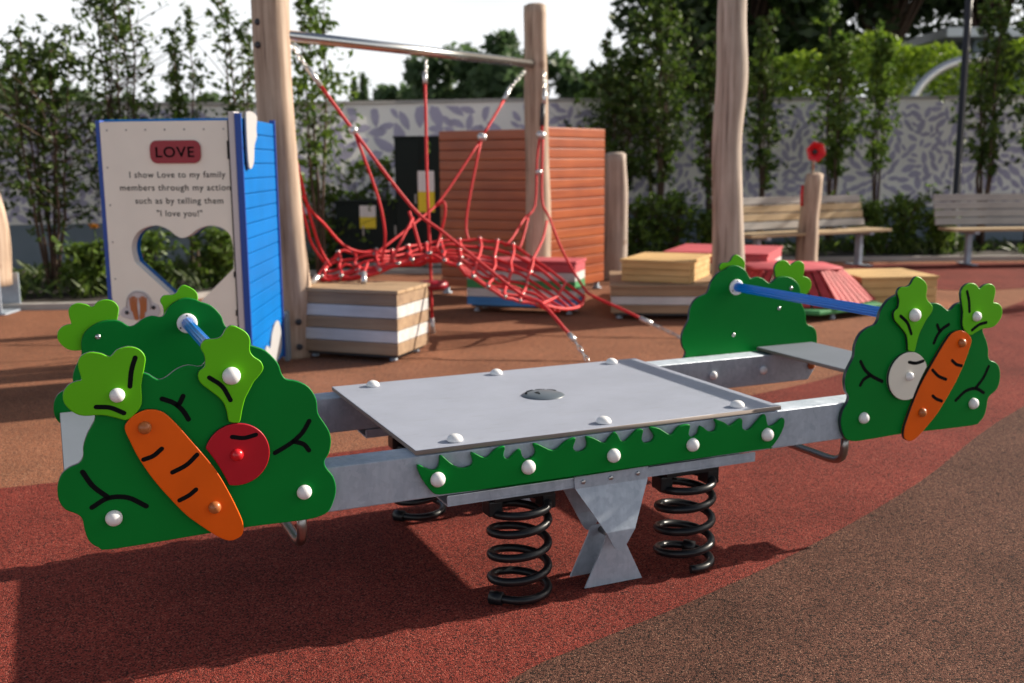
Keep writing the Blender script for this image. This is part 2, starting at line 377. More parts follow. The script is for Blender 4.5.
LP= [(1454, 357), (1490, 367), (1511, 388), (1519, 420), (1522, 446), (1533, 461), (1559, 477), (1572, 504), (1572, 539), (1561, 567), (1542, 582), (1520, 590), (1509, 606), (1507, 630), (1497, 659), (1484, 682), (1475, 701), (1472, 747), (1451, 782), (1405, 806), (1353, 805), (1324, 785), (1305, 786), (1275, 806), (1246, 814), (1213, 809), (1187, 844), (1145, 867), (1110, 864), (1085, 852), (1050, 836), (1021, 802), (1012, 773), (1000, 756), (972, 748), (941, 729), (922, 693), (919, 655), (903, 626), (890, 600), (886, 572), (893, 540), (906, 520), (902, 500), (884, 473), (877, 439), (884, 406), (901, 375), (934, 363), (977, 361), (1129, 364), (1225, 362)]
LEAF1= [(1499, 803), (1504, 831), (1503, 849), (1494, 862), (1474, 869), (1450, 864), (1430, 854), (1414, 869), (1388, 876), (1363, 868), (1349, 847), (1353, 818), (1363, 777), (1365, 729), (1384, 703), (1404, 691), (1426, 699), (1460, 710), (1500, 712), (1524, 724), (1542, 749), (1542, 775), (1528, 793), (1509, 800)]
LEAF2= [(1136, 911), (1115, 902), (1098, 888), (1091, 870), (1093, 842), (1084, 826), (1067, 812), (1061, 793), (1071, 776), (1087, 759), (1100, 737), (1112, 715), (1121, 685), (1128, 657), (1139, 655), (1156, 661), (1159, 683), (1166, 710), (1180, 729), (1201, 749), (1221, 769), (1226, 787), (1222, 800), (1209, 809), (1206, 826), (1208, 841), (1215, 857), (1213, 869), (1201, 879), (1177, 879), (1162, 885), (1151, 902)]
CARROT= [(1401, 688), (1384, 703), (1353, 713), (1322, 706), (1302, 689), (1277, 657), (1247, 614), (1212, 563), (1186, 518), (1166, 474), (1146, 423), (1134, 385), (1135, 355), (1151, 342), (1173, 340), (1201, 356), (1238, 389), (1274, 424), (1309, 470), (1348, 528), (1381, 590), (1399, 637), (1409, 670)]
GRASS= [(-641, 474), (-606, 457), (-585, 454), (-575, 468), (-570, 494), (-544, 470), (-514, 450), (-484, 449), (-471, 461), (-475, 491), (-431, 469), (-401, 490), (-371, 496), (-376, 470), (-360, 456), (-341, 471), (-322, 482), (-316, 462), (-300, 448), (-278, 455), (-270, 469), (-278, 491), (-262, 490), (-210, 464), (-171, 487), (-138, 495), (-146, 466), (-131, 451), (-104, 455), (-96, 472), (-101, 494), (-77, 488), (-37, 467), (-20, 482), (1, 497), (18, 470), (39, 465), (74, 493), (98, 494), (94, 465), (106, 451), (131, 452), (141, 469), (124, 498), (158, 491), (202, 465), (230, 488), (270, 491), (267, 461), (282, 448), (304, 457), (313, 482), (341, 462), (368, 459), (375, 478), (367, 498), (401, 485), (428, 470), (470, 490), (475, 457), (502, 447), (532, 470), (563, 494), (576, 456), (604, 453), (639, 473), (643, 448), (626, 413), (599, 383), (580, 377), (560, 376), (89, 374), (-249, 371), (-545, 377), (-579, 379), (-597, 387), (-627, 430)]
GP= [[(1315, 734), (1287, 720), (1267, 699), (1254, 674)], [(1264, 736), (1273, 719), (1280, 714)], [(944, 636), (963, 607), (989, 585), (1016, 570), (1039, 559)], [(989, 585), (962, 574), (948, 555)], [(1513, 568), (1492, 529), (1459, 495)], [(1498, 474), (1459, 493), (1413, 488), (1370, 459)]]
GL= [[(1373, 847), (1384, 815), (1390, 776)], [(1471, 732), (1439, 727), (1408, 710)], [(1199, 781), (1168, 755), (1149, 717)], [(1370, 586), (1346, 593), (1325, 609)], [(1303, 544), (1268, 559), (1240, 583)], [(1290, 468), (1266, 478), (1248, 491)], [(1150, 619), (1120, 613), (1089, 618)]]

# ================================================================== SETTING
def sheet(name, pts, z, m, n=6):
    P = catmull([(x, y, z) for x, y in pts], n, True) if n > 1 else [Vector((x, y, z)) for x, y in pts]
    bm = NB(); vs = [bm.verts.new(p) for p in P]
    for t in tessellate_polygon([[Vector((p.x, p.y, 0)) for p in P]]): bm.faces.new([vs[i] for i in t])
    for f in bm.faces:
        if f.normal.z < 0: f.normal_flip()
    me = bpy.data.meshes.new(name); bm.normal_update(); bmesh.ops.recalc_face_normals(bm, faces=bm.faces[:])
    if sum(f.normal.z for f in bm.faces) < 0: bmesh.ops.reverse_faces(bm, faces=bm.faces[:])
    bm.to_mesh(me); bm.free()
    return structure(link(name, me, m))
sheet('ground', [(-300, -60), (300, -60), (300, 500), (-300, 500)], -.03, M['soil'], 1)
sheet('rubber_paving', [(-14, -6), (14, -6), (14, 15.5), (-14, 15.5)], -.008, M['brn_rub'], 1)
B1 = [(-12, 1.8), (-6, 2.9), (-3.6, 3.62), (-2.13, 4.16), (-1.92, 4.24), (-.87, 4.64), (-.52, 4.81), (.4, 5.2), (1.25, 5.72), (2.1, 6.42), (3.3, 7.8), (4.84, 9.75), (6.5, 11.6), (9, 13.2)]
B2 = [(12, 12.6), (8, 10.3), (5.3, 8.1), (2.78, 5.5), (1.7, 4.17), (1.02, 3.43), (0.57, 3.01), (0.2, 2.70), (-0.02, 2.49), (-.5, 1.8), (-1.0, .8), (-1.6, -1), (-2, -5)]
def smooth2(l, n=5): return [(p.x, p.y) for p in catmull([Vector((a, b)) for a, b in l], n)]
sheet('red_rubber_path', smooth2(B1)+smooth2(B2)+[(-13, -5), (-13, 1.7)], -.004, M['red_rub'], 1)
sheet('mixed_rubber_paving', smooth2(B2)+[(13, -5), (13, 12.6)], -.0045, M['mix_rub'], 1)
sheet('far_red_rubber_path', [(3.2, 12.9), (4.1, 11.0), (5.0, 10.6), (7, 11.8), (9, 13.3), (6, 13.4)], -.0035, M['red_rub'], 6)

KERB = [(-13, 9.35), (-4.8, 9.55), (-3.6, 9.9), (-2.9, 10.7), (-2.6, 12.0), (-2.2, 12.5), (0, 12.7), (1.2, 13.7), (2.6, 13.85), (4.2, 13.75), (13.5, 13.75)]
def polywall(pts, th, z0, z1, name, m, parent=None, bev=0):
    """a wall of thickness th (to the back) along a polyline; z1 number or list"""
    P = [Vector(p) for p in pts]; n = len(P); bm = NB(); fr = []; bk = []
    for i in range(n):
        t = (P[min(i+1, n-1)]-P[max(i-1, 0)]).normalized(); nn = Vector((-t.y, t.x))
        a, b = P[i], P[i]+nn*th; h = z1[i] if isinstance(z1, list) else z1
        fr.append((bm.verts.new((a.x, a.y, z0)), bm.verts.new((a.x, a.y, h)))); bk.append((bm.verts.new((b.x, b.y, z0)), bm.verts.new((b.x, b.y, h))))
    for i in range(n-1):
        bm.faces.new((fr[i][0], fr[i+1][0], fr[i+1][1], fr[i][1])); bm.faces.new((bk[i][0], bk[i][1], bk[i+1][1], bk[i+1][0]))
        bm.faces.new((fr[i][1], fr[i+1][1], bk[i+1][1], bk[i][1])); bm.faces.new((fr[i][0], bk[i][0], bk[i+1][0], fr[i+1][0]))
    for i in (0, -1): bm.faces.new((fr[i][0], fr[i][1], bk[i][1], bk[i][0]))
    return obj(name, bm, m, parent)
kerb = structure(polywall(smooth2(KERB, 4), .12, -.02, .05, 'kerb', M['concrete']))
bed = sheet('planting_bed_soil', [(x, y+.1) for x, y in smooth2(KERB, 4)]+[(13.5, 18), (-13, 18)], .05, M['soil'], 1)

# mural wall
WALL = [(-13, 11.0), (-7.5, 12.5), (-4.3, 13.45), (-2.9, 14.1), (-1.6, 14.8), (0, 15.5), (2.5, 16.2), (8, 16.4), (17, 16.6)]
WH = [2.02, 2.03, 2.05, 2.08, 2.13, 2.19, 2.21, 2.24, 2.28]
wt = thing('mural_wall', 'long pale wall painted with violet leaves behind the planting bed', 'wall')
polywall([(x, y-.004) for x, y in WALL], .16, .0, .59, 'base_wall', M['bluegrey'], wt)
polywall(WALL, .15, .594, WH, 'mural_panel', M['mural'], wt)
polywall([(x, y-.03) for x, y in WALL], .21, 2.3, [h+.05 for h in WH], 'coping', M['concrete'], wt)
bpy.data.objects.remove(bpy.data.objects['coping'])
bm = NB(); P = [Vector(p) for p in WALL]
for i in range(len(P)-1):
    a, b = P[i], P[i+1]; t = (b-a).normalized(); nn = Vector((-t.y, t.x)); q = []
    for p_, h in ((a, WH[i]), (b, WH[i+1])):
        q.append([bm.verts.new((p_.x+nn.x*o_, p_.y+nn.y*o_, h+z_)) for o_, z_ in ((-.03, .003), (.18, .003), (.18, .045), (-.03, .045))])
    for k in range(4): bm.faces.new((q[0][k], q[0][(k+1) % 4], q[1][(k+1) % 4], q[1][k]))
obj('coping', bm, M['concrete'], wt)
rnd = random.Random(4)
bm = NB()
L = [0]
for i in range(len(P)-1): L.append(L[-1]+(P[i+1]-P[i]).length)
ROS = [(i*1.9+.6+rnd.uniform(-.3, .3), 1.0+.75*((i*7) % 5)/4) for i in range(17)]
cells = {}
for tries in range(16000):
    s = rnd.uniform(.1, L[-1]-.1); i = max(k for k in range(len(L)) if L[k] <= s); i = min(i, len(P)-2)
    big = 1.7 if i in (2, 3, 4) else 1.0
    z = rnd.uniform(.64, 2.2); d, rs, rz_ = min((math.hypot(s-a, z-b), a, b) for a, b in ROS)
    if d < .5: ang = math.atan2(z-rz_, s-rs); ln = .17*big*(.7+.8*d/.5)
    else: ang = 1.2*math.sin(s*1.7+z*2.1)+1.9*math.sin(z*1.6-s*.9)+rnd.choice((0, 0, 1.3)); ln = rnd.uniform(.13, .24)*big
    wd = ln*rnd.uniform(.36, .5); ok = True; ks, kz = int(s/.3), int(z/.3)
    for dx in (-1, 0, 1):
        for dz in (-1, 0, 1):
            for (s2, z2, l2) in cells.get((ks+dx, kz+dz), ()):
                if math.hypot(s-s2, z-z2) < (ln+l2)*.27: ok = False
    if not ok: continue
    cells.setdefault((ks, kz), []).append((s, z, ln))
    t = (P[i+1]-P[i]).normalized(); base = P[i]+t*(s-L[i]); nn = Vector((t.y, -t.x)); vs = []
    if z > WH[i]-.05: continue
    hmax = WH[i]-.02; curve = rnd.uniform(-.25, .25)
    for a, b in ((-.5, 0), (-.25, .42), (.05, .5), (.3, .32), (.5, 0), (.3, -.3), (.05, -.46), (-.25, -.4)):
        x = a*ln; y = b*wd+curve*ln*(a*a-.1); xs = x*math.cos(ang)-y*math.sin(ang); zs = x*math.sin(ang)+y*math.cos(ang)
        zz = min(max(z+zs, .61), hmax); p_ = base+t*xs
        vs.append(bm.verts.new((p_.x+nn.x*.004, p_.y+nn.y*.004, zz)))
    bm.faces.new(vs)
o = obj('painted_leaves', bm, M['violet'], wt); o['kind'] = 'stuff'

# ================================================================== VEGETATION
def leaf_quads(bm, c, n, spread, size, rnd, up=.3):
    for _ in range(n):
        d = Vector((rnd.gauss(0, 1), rnd.gauss(0, 1), rnd.gauss(0, 1))); d = d.normalized()*abs(rnd.gauss(0, .6))*spread
        p = c+d; a = Vector((rnd.uniform(-1, 1), rnd.uniform(-1, 1), rnd.uniform(-.7, 1))).normalized(); b = a.orthogonal().normalized()
        b = (b*math.cos(1)+a.cross(b)*math.sin(rnd.uniform(0, 6))).normalized(); s = size*rnd.uniform(.6, 1.3)
        q = [p-a*s, p+b*s*.42, p+a*s, p-b*s*.42]
        bm.faces.new([bm.verts.new(v) for v in q])
def shrub(name, label, cat, x, y, h, rad, seed, stems=4, leaves=900, size=.045, m='leafD', bare=.18, group=None, top=.25, base_z=.05):
    rnd = random.Random(seed); t = thing(name, label, cat, (x, y, base_z), 0, group)
    tb = NB(); lb = NB()
    for s in range(stems):
        a0 = rnd.uniform(0, 6.3); a0 = 2*math.pi*s/stems+rnd.uniform(-.4, .4); r1 = rad*rnd.uniform(.25, .6); hh = h*rnd.uniform(.8, 1.0)
        pts = [Vector((math.cos(a0)*r1*k**.8*(1-.35*k)+rnd.uniform(-.02, .02), math.sin(a0)*r1*k**.8*(1-.35*k)+rnd.uniform(-.02, .02), hh*k)) for k in [i/7 for i in range(8)]]
        pts[0] = Vector((math.cos(a0)*.05, math.sin(a0)*.05, -.03)); P_ = catmull(pts, 2); n = len(P_)
        tube(tb, P_, [.022*(1-.85*i/(n-1))*max(.7, h/3) for i in range(n)], 5)
        nb = int(leaves/stems/9)
        for k in range(nb):
            f = bare+(1-bare)*rnd.random()**.9; i = f*(n-1); j = min(int(i), n-2); b = P_[j].lerp(P_[j+1], i-j)
            prof = min(1, (f-bare)/.25+.35)*(1 if f < 1-top*1.5 else max(.12, (1-f)/(top*1.5)))
            prof *= .75+.5*math.sin(f*17+s*2.3+seed)*math.sin(f*7+seed+s)
            ln = rad*max(.12, prof)*rnd.choice((.3, .5, .75, 1.0, 1.45))*rnd.uniform(.8, 1.15); aa = rnd.uniform(0, 6.3)
            e = b+Vector((math.cos(aa)*ln, math.sin(aa)*ln, ln*rnd.uniform(.1, .9)))
            if k % 2 == 0: tube(tb, [b, b.lerp(e, .5)+Vector((0, 0, .01)), e], [.006, .004, .002], 3, False)
            leaf_quads(lb, e, 6, .075, size, rnd); leaf_quads(lb, b.lerp(e, .6), 3, .06, size, rnd)
    obj('trunk', tb, M['trunk'], t); obj('crown', lb, M[m], t)
    return t
def tree(name, label, x, y, h, rx, rz0, seed, lobes=26, leaves=5200, size=.2, m='leafF', group=None, trunk=.2, sq=1.0):
    """broad tree: trunk, limbs and a crown of leaf clumps with gaps"""
    rnd = random.Random(seed); t = thing(name, label, 'tree', (x, y, -.03), 0, group); tb = NB(); lb = NB()
    cz = (rz0+h)/2; rzz = (h-rz0)/2
    tube(tb, [(0, 0, 0), (rnd.uniform(-.2, .2), 0, rz0*.6), (rnd.uniform(-.3, .3), .1, cz)], [trunk, trunk*.8, trunk*.4], 8)
    for i in range(lobes):
        u = rnd.uniform(-1, 1); a = rnd.uniform(0, 6.3); q = math.sqrt(max(0, 1-u*u)); rr = rnd.uniform(.45, 1)
        c = Vector((math.cos(a)*q*rx*rr, math.sin(a)*q*rx*rr*sq, cz+u*rzz*rr)); lr = rx*rnd.uniform(.18, .34)
        tube(tb, [(0, 0, rz0*.8+rnd.random()*rzz*.4), c*.5+Vector((0, 0, cz*.45)), c], [trunk*.25, trunk*.13, trunk*.05], 5, False)
        for k in range(leaves//lobes):
            d = Vector((rnd.gauss(0, 1), rnd.gauss(0, 1), rnd.gauss(0, .75))).normalized()*lr*rnd.uniform(.55, 1.05)
            leaf_quads(lb, c+d, 1, size*.3, size, rnd)
    obj('trunk', tb, M['trunk'], t); obj('crown', lb, M[m], t)
    return t
G1 = 'tall shrubs in the planting bed'
shrub('tall_shrub', 'wide leafy shrub with bare forked stems beside the leaning post at left', 'shrub', -4.75, 10.75, 2.85, .80, 11, 7, 4464, .04, 'leafD', .22, G1)
shrub('tall_shrub', 'dense dark shrub cut off by the left edge of the photo', 'shrub', -5.75, 11.1, 2.75, .72, 12, 6, 3472, .04, 'leafD', .2, G1)
shrub('tall_shrub', 'tallest shrub rising above the left half of the message board', 'shrub', -4.15, 11.3, 3.4, .62, 13, 6, 3769, .04, 'leafD', .2, G1, .15)
shrub('tall_shrub', 'slim pointed shrub above the red plaque of the message board', 'shrub', -3.55, 11.6, 3.0, .34, 14, 3, 1488, .04, 'leafD', .30, G1, .4)
shrub('tall_shrub', 'sparse shrub just left of the tall notched post', 'shrub', -2.95, 11.5, 3.3, .5, 15, 4, 1686, .04, 'leafD', .25, G1)
shrub('tall_shrub', 'shrub with a bare trunk just right of the tall notched post', 'shrub', -2.25, 12.3, 3.5, .5, 16, 3, 2083, .045, 'leafM', .35, G1)
shrub('tall_shrub', 'broad dark shrub behind the grey topped stub post', 'shrub', 1.55, 15.2, 3.3, .7, 21, 6, 4216, .055, 'leafD', .28, G1)
shrub('tall_shrub', 'tall dark shrub to the left of the middle wavy post', 'shrub', 2.15, 15.3, 3.9, .75, 22, 6, 4712, .055, 'leafD', .28, G1)
shrub('tall_shrub', 'dark shrub hidden partly by the middle wavy post', 'shrub', 2.85, 15.0, 3.1, .34, 23, 4, 1686, .055, 'leafD', .30, G1)
shrub('tall_shrub', 'column of dark leaves directly right of the middle wavy post', 'shrub', 3.6, 15.0, 3.3, .36, 24, 4, 2083, .055, 'leafD', .30, G1)
shrub('tall_shrub', 'upright shrub behind the red talking horn', 'shrub', 4.62, 15.1, 3.6, .40, 25, 4, 2579, .055, 'leafM', .34, G1, .2)
shrub('tall_shrub', 'shorter shrub standing close to the right side of the horn shrub', 'shrub', 5.25, 15.1, 3.2, .30, 26, 3, 1488, .055, 'leafM', .36, G1)
shrub('tall_shrub', 'tall shrub around the thin dark pole at right', 'shrub', 6.75, 15.0, 4.0, .42, 27, 4, 2579, .055, 'leafD', .30, G1)
shrub('tall_shrub', 'shrub at the right edge behind the grey slatted bench', 'shrub', 7.5, 15.1, 4.1, .45, 28, 5, 2777, .055, 'leafD', .30, G1)
for x, y, h_, k in ((10.4, 6.0, 3.7, 1), (10.9, 7.9, 4.1, 2), (10.6, 10.2, 3.6, 3), (11.4, 12.0, 4.2, 4)):
    shrub('tall_shrub', 'tall shrub standing beyond the right edge of the photo', 'shrub', x, y, h_, .7, 80+k, 5, 4200, .055, 'leafD', .15, 'shrubs beyond the right edge', base_z=-.01)
rnd = random.Random(8)
lows = [(-5.6, 10.4, .5, 'low green bush at the far left of the bed'), (-4.2, 10.35, .5, 'low bush below the forked stems of the wide shrub'), (-3.75, 10.6, .62, 'low bush beside the blue edge of the message board'),
        (-3.1, 11.0, .6, 'low bush seen through the heart shaped opening'), (-2.35, 13.2, 1.05, 'bushy plant between the notched post and the low cabinet'), (-1.75, 13.6, 1.5, 'light green plant standing behind the low cabinet'),
        (1.75, 14.3, .75, 'broad low bush behind the pale wooden crate'), (2.25, 14.4, .8, 'low bush between the pale crate and the middle post'), (2.75, 14.3, .6, 'low bush right behind the pink topped box'),
        (4.95, 14.4, .7, 'low plant at the right end of the tan slatted bench'), (5.45, 14.5, .8, 'leafy plant in the gap between the two benches'), (5.9, 14.3, .55, 'low plant near the left arm of the grey bench')]
for i, (x, y, h, lb_) in enumerate(lows):
    shrub('low_shrub', lb_, 'bush', x, y, h, h*.55, 40+i, 6, 1500, .045, 'leafM', .02, 'low bushes in the planting bed', .2)
# bed grass: clumped blades
bm = NB(); rnd = random.Random(5)
def in_bed(x, y):
    K = KERB
    for i in range(len(K)-1):
        if K[i][0] <= x <= K[i+1][0]: return y > K[i][1]+(K[i+1][1]-K[i][1])*(x-K[i][0])/(K[i+1][0]-K[i][0])+.22
    return False
n = 0
while n < 4200:
    x = rnd.uniform(-7.5, 8.8); y = rnd.uniform(9.6, 15.2)
    if not in_bed(x, y) or y > (12 if x < -4 else 15.2): continue
    if math.sin(x*3.1)*math.sin(y*4.3) < -.35: continue
    n += 1
    h = rnd.uniform(.06, .2)*(1.25 if math.sin(x*1.3+1) > 0 else .8); a = rnd.uniform(0, 6.3); lean = rnd.uniform(.02, .14); wd = rnd.uniform(.008, .018)
    dx, dy = math.cos(a), math.sin(a); v = [(x-dy*wd, y+dx*wd, .05), (x+dy*wd, y-dx*wd, .05), (x+dx*lean+dy*wd*.6, y+dy*lean-dx*wd*.6, .05+h*.7), (x+dx*lean*2, y+dy*lean*2, .05+h)]
    bm.faces.new([bm.verts.new(p) for p in v])
tag(obj('bed_grass', bm, M['grass']), 'tufts of green grass and ground cover filling the planting bed', 'grass', kind='stuff')
def flower(x, y, z, label):
    t = thing('flower', label, 'flower', (x, y, .05)); b = NB(); tube(b, [(0, 0, 0), (.01, 0, z*.5), (0, 0, z)], .006, 5); obj('stem', b, M['leafM'], t)
    b = NB()
    for k in range(7):
        a = k*.9; leaf_quads(b, Vector((math.cos(a)*.025, math.sin(a)*.02, z+.02)), 3, .02, .035, random.Random(k))
    obj('petals', b, M['flower'], t)
flower(-4.35, 10.9, .62, 'small orange flower beside the blue edge of the message board')
flower(-3.35, 10.9, .95, 'yellow orange flower seen in the left lobe of the heart opening')

# far side of the wall
GF = 'trees beyond the wall'
tree('broad_tree', 'far tree with the tallest domed crown above the climbing net', -1.5, 44, 6.9, 2.9, 2.4, 61, 22, 5200, .26, 'leafF', GF)
tree('broad_tree', 'far round tree to the left of the domed one', -4.6, 47, 4.6, 2.0, 1.8, 62, 16, 3200, .26, 'leafF', GF)
tree('broad_tree', 'far rounded tree behind the right end of the steel crossbar', 1.2, 43, 5.6, 2.6, 1.8, 63, 20, 4600, .26, 'leafF', GF)
tree('broad_tree', 'far tree between the crossbar post and the tall dark shrubs', 4.2, 45, 5.4, 2.8, 1.8, 64, 20, 4600, .26, 'leafF', GF)
tree('broad_tree', 'low far tree seen above the right part of the message board', -14.5, 50, 4.6, 2.6, 2.0, 65, 16, 3000, .28, 'leafF', GF)
tree('broad_tree', 'low far tree seen above the left part of the message board', -18.5, 52, 4.4, 2.8, 2.0, 66, 16, 3000, .28, 'leafF', GF)
tree('broad_tree', 'low far tree at the far left behind the bed shrubs', -23, 50, 4.8, 3.2, 2.0, 67, 16, 3000, .28, 'leafF', GF)
tree('large_tree', 'huge dark tree spreading over the top right behind the hedge', 10.5, 30, 13.5, 6.2, 4.6, 68, 44, 17000, .24, 'leafC', GF, .4)
tree('large_tree', 'dark tall tree behind the middle wavy post', 5.8, 27, 11.5, 3.4, 2.2, 69, 36, 13000, .22, 'leafC', GF, .35)
tree('large_tree', 'dark tree in the top right corner beyond the pale roof', 18, 33, 15, 5.5, 5.2, 70, 34, 10000, .26, 'leafC', GF, .4)
tree('large_tree', 'dark tree crown hanging above the pale roof beyond the hedge', 14.2, 32, 14, 4.6, 5.0, 73, 34, 11000, .25, 'leafC', GF, .3)
def cypress(label, x, y, h, r, seed):
    rnd = random.Random(seed); t = thing('cypress', label, 'tree', (x, y, -.03), 0, 'cypresses beyond the wall'); b = NB(); tube(b, [(0, 0, 0), (0, 0, h*.8)], [.1, .03], 6); obj('trunk', b, M['trunk'], t); b = NB()
    for k in range(1500):
        f = rnd.random(); a = rnd.uniform(0, 6.3); rr = r*(1-f)**.6*min(1, f*6+.3)*rnd.uniform(.5, 1); leaf_quads(b, Vector((math.cos(a)*rr, math.sin(a)*rr, 1+f*(h-1))), 1, .05, .13, rnd)
    obj('crown', b, M['leafF'], t)
cypress('slim far cypress just right of the notched post shrub', -7.3, 50, 5.2, .5, 71)
cypress('slim far cypress to the left of the rounded trees', -6.6, 48, 5.3, .5, 72)
# clipped hedge (one living wall)
def hedge(label, x0, x1, y, h, seed, m='leafB'):
    rnd = random.Random(seed); b = NB(); t = thing('hedge', label, 'hedge', ((x0+x1)/2, y, -.03)); W = (x1-x0)/2
    for k in range(16000):
        x = rnd.uniform(-W, W); top = h+.22*math.sin(x*1.7+seed)+.15*math.sin(x*4.1); z = top*(1-rnd.random()**1.8*.95); yy = rnd.uniform(-.7, .7) if z > top-.25 else rnd.choice((-1, 1))*rnd.uniform(.45, .75)
        leaf_quads(b, Vector((x, yy, z)), 1, .06, .09, rnd)
    obj('foliage', b, M[m], t); b = NB()
    for k in range(int(W*2/1.2)): tube(b, [(-W+.6+k*1.2, 0, 0), (-W+.6+k*1.2, 0, h*.7)], [.05, .02], 6)
    obj('stems', b, M['trunk'], t)['kind'] = 'stuff'
hedge('bright sunlit hedge above the mural wall at right', 5.2, 12.4, 23, 3.65, 3)
hedge('low bright hedge behind the dark shrubs left of the middle post', 1.5, 5.1, 24, 2.75, 5, 'leafM')

# pale roofed building far right
bt = thing('low_building', 'bluegrey building with a pale overhanging roof beyond the hedge', 'building', (18.3, 30, .3))
b = NB(); box(b, -5.2, 8, 0, 9, 0, 3.9); obj('wall', b, M['facade'], bt)
b = NB(); box(b, -6.6, 8.4, -1.2, 9.6, 4.25, 4.5, .03, Matrix.Rotation(R(0), 4, 'Y')); rf = obj('roof', b, M['roof'], bt)
b = NB(); box(b, -5.6, 8, -.6, 9, 3.904, 4.246, 0); obj('fascia', b, M['bluegrey'], bt)
for k in range(4):
    b = NB(); box(b, -4.6+k*3, -2.4+k*3, -.05, .02, 2.2, 3.6); wn = obj('window', b, M['bluegrey'], bt)
b = NB(); Y_ = 19.5
tube(b, catmull([(0, 0, 0), (0, 0, 1.7), (.03, 0, 2.15), (.2, 0, 2.55), (.55, 0, 2.85), (1.0, 0, 3.0), (1.5, 0, 3.05)], 5), [.085]*31, 12)
tag(obj('bent_pipe', b, M['ferrule']), 'bright curved metal pipe rising behind the wall in front of the hedge', 'pipe').location = (7.3, Y_, .1)
b = NB(); lathe(b, [(.09, 0), (.09, .02), (.05, .03), (.048, 4.8), (0, 4.82)], seg=12)
tag(obj('lamp_post', b, M['poled']), 'thin dark vertical pole in the bed at right', 'pole').location = (6.20, 14.6, .05)

# ================================================================== POSTS, BOXES, PLAY WALLS
def at(px, py, Y):
    d = fw+rt2*((px-512)/1039.57)-up2*((py-341.5)/1039.57)
    return Vector((0, 0, CAMH))+d*(Y/d.y)
def post_mesh(pts, rads, seed=0, seg=20, flat=0):
    """a debarked log: wavy, slightly oval; pts along the height"""
    rnd = random.Random(seed); P = catmull(pts, 5); n = len(P); RR = catmull([Vector((r, 0, 0)) for r in rads], 5); b = NB(); rings = []
    ph = [rnd.uniform(0, 6) for _ in range(4)]
    for i in range(n):
        f = i/(n-1); r = RR[min(i, len(RR)-1)].x; rg = []
        for k in range(seg):
            a = 2*math.pi*k/seg; q = r*(1+.05*math.sin(2*a+ph[0]+f*2)+.035*math.sin(3*a+ph[1]+f*5)+.03*math.sin(f*17+ph[2]+a)*math.sin(a+ph[3]))
            rg.append(b.verts.new(P[i]+Vector((math.cos(a)*q, math.sin(a)*q, 0))))
        rings.append(rg)
    for i in range(n-1):
        for k in range(seg):
            fc = b.faces.new((rings[i][k], rings[i][(k+1) % seg], rings[i+1][(k+1) % seg], rings[i+1][k])); fc.smooth = True
    top = [b.verts.new(v.co+Vector((0, 0, r*.18))+(P[-1]-v.co)*.35) for v in rings[-1]]
    for k in range(seg): b.faces.new((rings[-1][k], rings[-1][(k+1) % seg], top[(k+1) % seg], top[k]))
    b.faces.new(top); b.faces.new(rings[0][::-1])
    return b
def bolt_at(parent, p, axis, r=.02, m='poled', name='bolt'):
    b = NB(); lathe(b, [(r, 0), (r, r*.5), (r*.6, r*.8), (0, r*.85)], p, axis, 10); return obj(name, b, M[m], parent)

# middle wavy post
t = thing('timber_post', 'tallest pale wavy timber post in the middle of the playground', 'post', (1.87, 8.9, 0))
obj('log', post_mesh([(0, 0, -.02), (-.01, 0, .5), (-.03, 0, 1.0), (-.045, .01, 1.5), (-.02, 0, 2.0), (-.04, 0, 2.5), (-.03, 0, 3.1)], [.138, .130, .122, .118, .126, .116, .112], 3), M['post2'], t)
t = thing('timber_post', 'short grey timber stub with a slanting top beside the red slatted wall', 'post', (1.17, 11.75, 0))
o = obj('log', post_mesh([(0, 0, -.02), (0, 0, .4), (.01, 0, .95), (0, 0, 1.40)], [.13, .128, .125, .115], 4), M['post2'], t)
t = thing('timber_post', 'squared timber stub holding the red talking horn in front of the tan bench', 'post', (3.60, 12.6, 0), .3)
o = obj('log', post_mesh([(-.03, 0, -.02), (-.02, 0, .3), (.0, 0, .7), (.04, 0, 1.15)], [.135, .13, .12, .112], 5, 8), M['post'], t)
b = NB(); tube(b, [(-.13, -.02, .78), (-.15, -.04, .9), (-.13, -.02, 1.02)], .018, 8); obj('red_grip', b, M['rope'], t)
t = thing('talking_horn', 'red six sided talking horn on a thin metal neck above the stub post', 'speaking tube', (3.58, 12.5, 1.16))
b = NB(); tube(b, [(.02, .05, 0), (.02, .05, .12), (.02, .0, .2)], .018, 8); obj('neck', b, M['steel'], t)
b = NB(); lathe(b, [(.03, .10), (.04, .06), (.115, -.02), (.125, -.04), (.115, -.045), (.07, -.02), (.035, .01), (.03, .012)], (.02, 0, .255), (-.05, 1, 0), 6)
for f in b.faces: f.smooth = False
obj('horn', b, M['redcap'], t)
b = NB(); lathe(b, [(.033, .0), (.02, -.01), (0, -.012)], (.02, .0, .255), (-.05, 1, 0), 10); obj('mouthpiece', b, M['poled'], t)
# leaning post far left
t = thing('timber_post', 'leaning timber post in a steel shoe at the left edge of the photo', 'post', (-4.74, 9.45, 0))
obj('log', post_mesh([(.0, 0, .24), (0, 0, .6), (-.03, 0, 1.0), (-.13, 0, 1.35), (-.3, 0, 1.8), (-.5, 0, 2.3)], [.17, .175, .168, .15, .14, .13], 6), M['post'], t)
b = NB(); box(b, -.14, .155, -.19, -.175, 0, .34, .004); box(b, -.14, .155, .175, .19, 0, .34, .004); box(b, -.18, .19, -.2, .2, -.005, .01); obj('steel_shoe', b, M['galv'], t)

